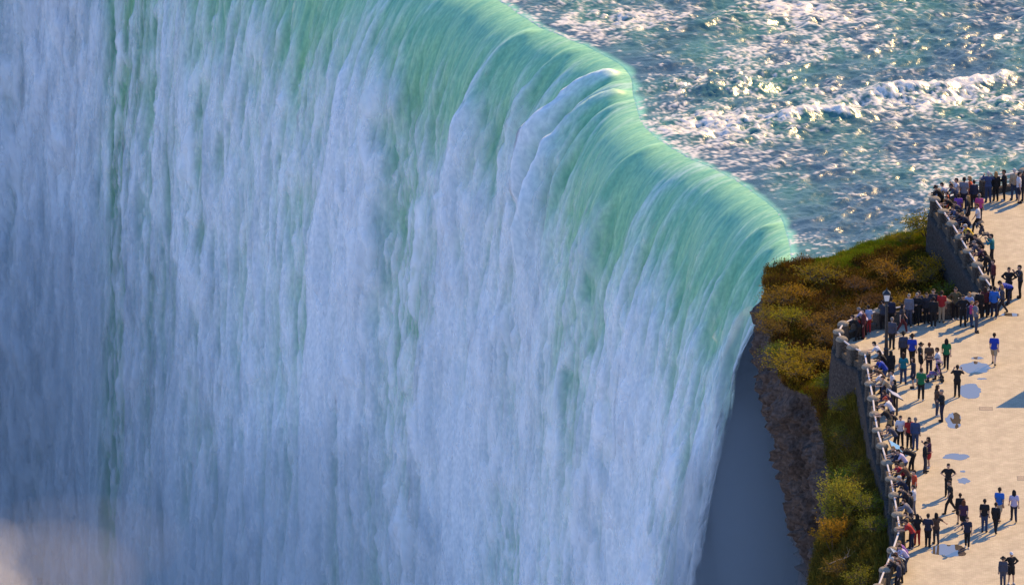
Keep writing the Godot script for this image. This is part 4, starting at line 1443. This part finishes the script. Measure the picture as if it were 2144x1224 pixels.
func clump_mesh(seed_: int, count: int, rad: float, tall: float, l: float, w: float, upright: float) -> ArrayMesh:
	var rng := RandomNumberGenerator.new()
	rng.seed = seed_
	var st := begin()
	for i in count:
		var t := rng.randf() * TAU
		var r := sqrt(rng.randf()) * rad
		var y := rng.randf() * tall * (1.0 - 0.6 * pow(r / rad, 2.0))
		if upright > 0.7:
			y *= 0.15
		var d := v3(cos(t + rng.randf_range(-0.9, 0.9)), rng.randf_range(-0.2, 0.9), sin(t + rng.randf_range(-0.9, 0.9))).lerp(Vector3.UP, upright)
		leaf(st, v3(cos(t) * r, y, sin(t) * r), d, l * rng.randf_range(0.6, 1.3), w * rng.randf_range(0.7, 1.3), rng.randf() * PI)
	return done(st)

# a shrub's leaves sit in sprays at the ends of its twigs, so that gaps stay between them
func shrub_meshes(seed_: int, tall: float, wide: float, sprays: int, leaves: int, l: float, w: float) -> Array:
	var rng := RandomNumberGenerator.new()
	rng.seed = seed_
	var fo := begin()
	var sm := begin()
	var stems := 5
	var tips := []
	for k in stems:
		var t := TAU * k / stems + rng.randf() * 0.8
		var top := v3(cos(t) * wide * 0.30, tall * rng.randf_range(0.45, 0.65), sin(t) * wide * 0.30)
		add_tube(sm, v3(cos(t) * 0.04, 0, sin(t) * 0.04), top, 0.028, 0.016, 5)
		tips.append(top)
	for k in sprays:
		var base: Vector3 = tips[k % stems]
		var t := rng.randf() * TAU
		var e := rng.randf_range(-0.35, 1.0)
		var tip := base + v3(cos(t) * wide * rng.randf_range(0.1, 0.45), tall * 0.38 * e, sin(t) * wide * rng.randf_range(0.1, 0.45))
		add_tube(sm, base.lerp(tip, 0.02), tip, 0.010, 0.004, 4)
		for i in leaves:
			var f := rng.randf_range(0.45, 1.1)
			var at := base.lerp(tip, f) + v3(rng.randfn(), rng.randfn(), rng.randfn()) * wide * 0.055
			var d := (tip - base).normalized() + v3(rng.randfn(), rng.randfn() * 0.8, rng.randfn()) * 0.8
			leaf(fo, at, d, l * rng.randf_range(0.6, 1.3), w * rng.randf_range(0.7, 1.3), rng.randf() * PI)
	return [done(fo), done(sm)]

func leaf_mat(key: String, c: Color) -> StandardMaterial3D:
	var m := plain(key, c, 0.7)
	m.backlight_enabled = true
	var through := c.srgb_to_linear()
	m.backlight = lin(through.r * 1.3, through.g * 1.3, through.b * 0.9) if c != Color.WHITE else Color(0.5, 0.5, 0.35)
	m.metallic_specular = 0.05
	return m

func open_ground(x: float, z: float, gap: float) -> bool:
	var b := brink_at(z)
	if x < b.x - 0.12:
		return false
	if z < -13.9 - (x - 13.6) * 0.63 or z > 58.0:
		return false
	for k in [[0.0, 0.0], [gap, 0.0], [0.0, -gap], [0.0, gap]]:
		if Geometry2D.is_point_in_polygon(Vector2(x + k[0], z + k[1]), plaza_poly):
			return false
	return true

func scatter(called: String, label: String, category: String, mesh: Mesh, key: String, spots: Array, tints: PackedColorArray) -> void:
	var mm := MultiMesh.new()
	mm.transform_format = MultiMesh.TRANSFORM_3D
	mm.use_colors = true
	mm.mesh = mesh
	mm.instance_count = spots.size()
	for i in spots.size():
		mm.set_instance_transform(i, spots[i])
		mm.set_instance_color(i, tints[i])
	var o := MultiMeshInstance3D.new()
	o.name = numbered(called)
	o.multimesh = mm
	var m := leaf_mat(key, Color.WHITE)
	m.vertex_color_use_as_albedo = true
	o.material_override = m
	o.set_meta("kind", "stuff")
	o.set_meta("label", label)
	o.set_meta("category", category)
	add_child(o)

func build_plants() -> void:
	var rng := RandomNumberGenerator.new()
	rng.seed = 77
	var brown := [Color(0.12, 0.062, 0.026), Color(0.23, 0.115, 0.018), Color(0.105, 0.082, 0.014), Color(0.065, 0.036, 0.022), Color(0.18, 0.125, 0.018)]
	var sets := [[], [], []]
	var cols := [PackedColorArray(), PackedColorArray(), PackedColorArray()]
	for i in 42000:
		var x := rng.randf_range(13.2, 25.4)
		var z := rng.randf_range(-21.0, 12.0) if i % 3 else rng.randf_range(6.0, 57.0)
		if i % 3 == 0:
			var bx := brink_at(z).x
			x = rng.randf_range(bx - 0.1, maxf(19.0, bx + 1.5))
		if not open_ground(x, z, 0.37):
			continue
		var inland := z + 13.9 + (x - 13.6) * 0.63        # metres from the water's edge
		var turf := inland < 4.2 + 2.2 * n_big.get_noise_2d(x * 0.3, z * 0.3) and x > 16.2 + n_big.get_noise_2d(z * 0.4, x * 0.4)
		turf = turf or (Vector2(x - 16.5, z - 6.4).length() < 1.35)
		var bare := inland < 1.2 and x < 16.5
		var k := n_big.get_noise_2d(x * 0.5 + 9.0, z * 0.5) + 0.35 * rng.randfn()
		var col: Color = brown[clampi(int((k * 0.9 + 0.5) * 5.0), 0, 4)]
		if z > 11.0:
			col = col.lerp(Color(0.095, 0.110, 0.030), 0.45)
		var s := rng.randf_range(0.6, 1.25)
		var kind := 0 if rng.randf() < 0.65 else 1
		if turf:
			kind = 2
			col = Color(0.20, 0.26, 0.020).lerp(Color(0.26, 0.21, 0.03), clampf(0.3 + k, 0.0, 1.0))
			s *= 0.9
		elif bare and rng.randf() < 0.7:
			kind = 2
			col = Color(0.13, 0.095, 0.05)
			s *= 0.6
		var y := bank_height(x, z) - 0.04
		sets[kind].append(Transform3D(Basis(Vector3.UP, rng.randf() * TAU).scaled(v3(s, s * rng.randf_range(0.7, 1.15), s)), v3(x, y, z)))
		var dim := rng.randf_range(0.62, 1.2)
		cols[kind].append(Color(col.r * dim, col.g * dim, col.b * dim * 0.75))
	scatter("scrub", "brown and ochre autumn scrub covering the ledge", "scrub", clump_mesh(1, 52, 0.34, 0.50, 0.10, 0.042, 0.25), "scrub_leaf", sets[0], cols[0])
	scatter("weeds", "tall dry weeds standing among the scrub on the ledge", "weeds", clump_mesh(2, 40, 0.26, 0.75, 0.42, 0.022, 0.75), "weed_leaf", sets[1], cols[1])
	scatter("grass", "short yellow green grass on the river bank", "grass", clump_mesh(3, 60, 0.34, 0.22, 0.16, 0.020, 0.8), "grass_leaf", sets[2], cols[2])
	# single shrubs: x, z, size, tint, label
	var kinds := []
	for k in 5:
		kinds.append(shrub_meshes(200 + k, 1.0, 1.35, 110, 15, 0.075, 0.036))
	var bark := plain("bark", lin(0.07, 0.05, 0.035), 0.9)
	var list := [
		[23.0, -9.6, 1.25, Color(0.27, 0.165, 0.020), "golden orange shrub at the foot of the terrace wall"],
		[21.9, -8.0, 1.1, Color(0.21, 0.14, 0.03), "ochre shrub beside the golden orange one"],
		[22.6, -17.6, 1.2, Color(0.13, 0.135, 0.025), "olive green shrub on the river bank against the terrace wall"],
		[21.3, -17.0, 0.7, Color(0.17, 0.16, 0.03), "low yellow green shrub on the river bank turf"],
		[20.2, -9.8, 1.0, Color(0.15, 0.10, 0.035), "tawny shrub in the middle of the ledge"],
		[18.6, -7.6, 1.05, Color(0.085, 0.055, 0.035), "dark brown shrub in the middle of the ledge"],
		[19.4, -5.2, 0.9, Color(0.075, 0.048, 0.034), "dark bare looking shrub behind the cross parapet"],
		[16.6, -9.6, 1.15, Color(0.14, 0.125, 0.03), "olive shrub toward the cliff corner"],
		[15.4, -7.4, 1.1, Color(0.21, 0.14, 0.028), "yellow ochre shrub toward the cliff corner"],
		[14.3, -6.4, 1.05, Color(0.12, 0.09, 0.03), "brown shrub hanging over the cliff edge near the water"],
		[13.9, -4.0, 1.05, Color(0.13, 0.115, 0.028), "olive shrub hanging over the cliff edge"],
		[14.9, -2.6, 1.0, Color(0.155, 0.16, 0.028), "yellow green shrub just inside the cliff edge"],
		[13.95, -1.2, 0.9, Color(0.10, 0.075, 0.032), "dull brown shrub on the cliff edge"],
		[14.2, 1.4, 1.0, Color(0.075, 0.11, 0.028), "green shrub on the cliff edge half way along"],
		[14.6, 3.6, 1.15, Color(0.17, 0.15, 0.030), "pale olive shrub near the end of the ledge"],
		[15.0, 5.4, 1.1, Color(0.19, 0.155, 0.030), "straw coloured shrub at the end of the ledge"],
		[16.1, 3.8, 0.95, Color(0.16, 0.12, 0.035), "tan shrub above the bright patch of turf"],
		[17.0, 1.2, 1.1, Color(0.11, 0.075, 0.036), "russet brown shrub inside the ledge"],
		[16.3, -1.4, 1.2, Color(0.125, 0.085, 0.036), "broad brown shrub inside the ledge"],
		[17.9, -2.4, 1.15, Color(0.09, 0.062, 0.036), "deep brown shrub toward the overlook"],
		[19.0, 0.8, 1.1, Color(0.135, 0.10, 0.032), "tawny shrub behind the overlook rail"],
		[20.8, 1.6, 1.2, Color(0.17, 0.13, 0.030), "ochre shrub against the back of the cross parapet"],
		[22.6, 0.6, 1.1, Color(0.19, 0.135, 0.026), "golden brown shrub behind the people at the cross parapet"],
		[24.2, 1.0, 1.3, Color(0.22, 0.21, 0.030), "slim yellow green shrub in the inner corner of the walls"],
		[21.4, -3.2, 1.1, Color(0.15, 0.11, 0.032), "light brown shrub below the terrace wall"],
		[23.4, -5.4, 1.1, Color(0.10, 0.13, 0.03), "green shrub in the shade of the terrace wall"],
		[23.8, -2.2, 1.0, Color(0.11, 0.125, 0.03), "green shrub close under the terrace wall"],
		[17.6, 5.4, 1.0, Color(0.16, 0.125, 0.034), "buff shrub beside the overlook"],
		[16.9, 9.2, 1.0, Color(0.10, 0.12, 0.03), "green shrub under the overlook wall"],
		[17.4, 13.6, 0.9, Color(0.15, 0.14, 0.03), "yellowish shrub below the small gate by the overlook"],
		[17.4, 17.0, 1.0, Color(0.11, 0.115, 0.03), "green shrub below the second parapet pier"],
		[17.7, 20.6, 1.0, Color(0.085, 0.07, 0.028), "brownish shrub on the shaded slope"],
		[17.4, 24.2, 1.1, Color(0.09, 0.14, 0.03), "fresh green shrub on the shaded slope"],
		[17.9, 26.0, 0.8, Color(0.19, 0.18, 0.03), "small yellow shrub against the long retaining wall"],
		[17.9, 29.6, 0.9, Color(0.17, 0.13, 0.035), "straw shrub against the long retaining wall"],
		[17.3, 28.4, 1.2, Color(0.085, 0.14, 0.03), "broad green shrub beside the golden bush"],
		[18.2, 34.4, 1.0, Color(0.10, 0.12, 0.03), "green shrub between the golden bush and the wall"],
		[18.3, 38.0, 1.0, Color(0.10, 0.12, 0.03), "green shrub low on the slope by the wall"],
		[17.6, 44.0, 1.0, Color(0.11, 0.12, 0.03), "dull green shrub at the low end of the slope"],
		[17.2, 49.5, 0.9, Color(0.19, 0.17, 0.03), "yellow tuft of shrub under the last parapet piers"],
		[15.7, 41.5, 1.0, Color(0.22, 0.15, 0.03), "amber shrub on the cliff edge at the low end"],
		[16.6, 39.5, 0.9, Color(0.11, 0.085, 0.035), "brown shrub behind the dead branches"]]
	for i in list.size():
		var q: Array = list[i]
		var y := bank_height(q[0], q[1]) - 0.06
		var root := thing("shrub", q[4], "shrub", v3(q[0], y, q[1]), i * 2.4, "shrubs on the bank")
		var s: float = q[2] * (1.15 + 0.12 * sin(i * 3.7))
		root.scale = v3(s * 1.15, s, s * 1.15)
		var col: Color = q[3]
		part("foliage", kinds[i % 5][0], leaf_mat("leaf_%d" % i, lin(col.r, col.g * 0.9, col.b * 0.5)), root)
		part("stem", kinds[i % 5][1], bark, root)
	# the tall bush that reaches up into the sun
	var big := shrub_meshes(300, 3.3, 2.0, 210, 20, 0.13, 0.055)
	var tall := thing("tall_bush", "tall golden and green bush reaching into the sun below the parapet", "bush", v3(16.7, bank_height(16.7, 31.8) - 0.1, 31.8))
	part("foliage", big[0], leaf_mat("bush_green", lin(0.15, 0.145, 0.022)), tall)
	part("stem", big[1], bark, tall)
	var amber := shrub_meshes(301, 2.3, 1.6, 150, 20, 0.15, 0.045)
	var low := thing("tall_bush", "amber yellow bush in front of the tall golden and green bush", "bush", v3(16.3, bank_height(16.3, 34.0) - 0.1, 34.0))
	part("foliage", amber[0], leaf_mat("bush_amber", lin(0.21, 0.125, 0.016)), low)
	part("stem", amber[1], bark, low)
	# dead branches
	for q in [[16.9, 38.6, 0.3, "pale dead branch sprawling below the amber bush"], [16.0, 44.6, 1.4, "second dead branch lying at the low end of the slope"]]:
		var root := thing("dead_branch", q[3], "branch", v3(q[0], bank_height(q[0], q[1]) + 0.35, q[1]), q[2])
		var st := begin()
		var r2 := RandomNumberGenerator.new()
		r2.seed = int(q[2] * 100.0)
		var at := v3(-1.0, 0.0, 0)
		for k in 20:
			var nx := at + v3(0.26, r2.randf_range(-0.05, 0.14), r2.randf_range(-0.12, 0.12))
			add_tube(st, at, nx, 0.035 - k * 0.003, 0.032 - k * 0.003, 6)
			if k > 1:
				var tip := nx + v3(r2.randf_range(0.1, 0.4), r2.randf_range(0.1, 0.5), r2.randf_range(-0.4, 0.4))
				add_tube(st, nx, tip, 0.014, 0.005, 5)
				add_tube(st, nx.lerp(tip, 0.5), tip + v3(r2.randf_range(-0.2, 0.2), 0.1, r2.randf_range(-0.2, 0.2)), 0.008, 0.003, 4)
			at = nx
		part("limb", done(st), plain("dead_wood", lin(0.30, 0.24, 0.18), 0.9), root)

# ---------------------------------------------------------------- mist
func build_mist() -> void:
	var air := FogMaterial.new()
	air.resource_name = "spray"
	air.density = 0.019
	var recess := FogMaterial.new()
	recess.resource_name = "recess_spray"
	recess.density = 0.06
	var puff := FogMaterial.new()
	puff.resource_name = "sunlit_spray"
	puff.density = 0.032
	var wisp := FogMaterial.new()  # mist put in to lighten the black gap beside the fall
	wisp.resource_name = "wisp"
	wisp.density = 0.075
	var veil := FogMaterial.new()
	veil.resource_name = "veil"
	veil.density = 0.006
	var list := [
		[v3(-27, -52, -92), v3(80, 56, 32), air, "wide bank of blue mist rising at the foot of the fall"],
		[v3(-8, -50, -66), v3(46, 42, 34), air, "second bank of mist along the foot of the fall"],
		[v3(13.0, -14, -12), v3(4.6, 18.5, 13), wisp, "added wisp of mist that lightens the dark gap beside the torn edge of the fall"],
		[v3(13.8, -29.5, -12), v3(13, 40, 48), recess, "dim mist in the recess between the fall and the cliff"]]
	var rng := RandomNumberGenerator.new()
	rng.seed = 9
	for k in 20:
		list.append([v3(-29.5 + rng.randfn() * 1.6, -26.6 + rng.randfn() * 1.5, -27 + rng.randfn() * 2.0), v3(rng.randf_range(2.0, 6.0), rng.randf_range(1.6, 4.6), rng.randf_range(4.0, 9.0)), puff, "bright sunlit puff of spray rising from the pool"])
	for k in 7:
		list.append([v3(-25.0 + rng.randfn() * 2.5, -27.4 + rng.randfn() * 1.7, -31 + rng.randfn() * 3.0), v3(rng.randf_range(8.0, 14.0), rng.randf_range(4.0, 7.0), rng.randf_range(8.0, 12.0)), veil, "thin rounded veil of spray beside the sunlit puff"])
	for q in list:
		var o := FogVolume.new()
		o.name = numbered("mist")
		o.shape = RenderingServer.FOG_VOLUME_SHAPE_ELLIPSOID
		o.size = q[1]
		o.position = q[0]
		q[2].albedo = Color(1, 1, 1)
		o.material = q[2]
		o.set_meta("kind", "stuff")
		o.set_meta("label", q[3])
		o.set_meta("category", "mist")
		add_child(o)
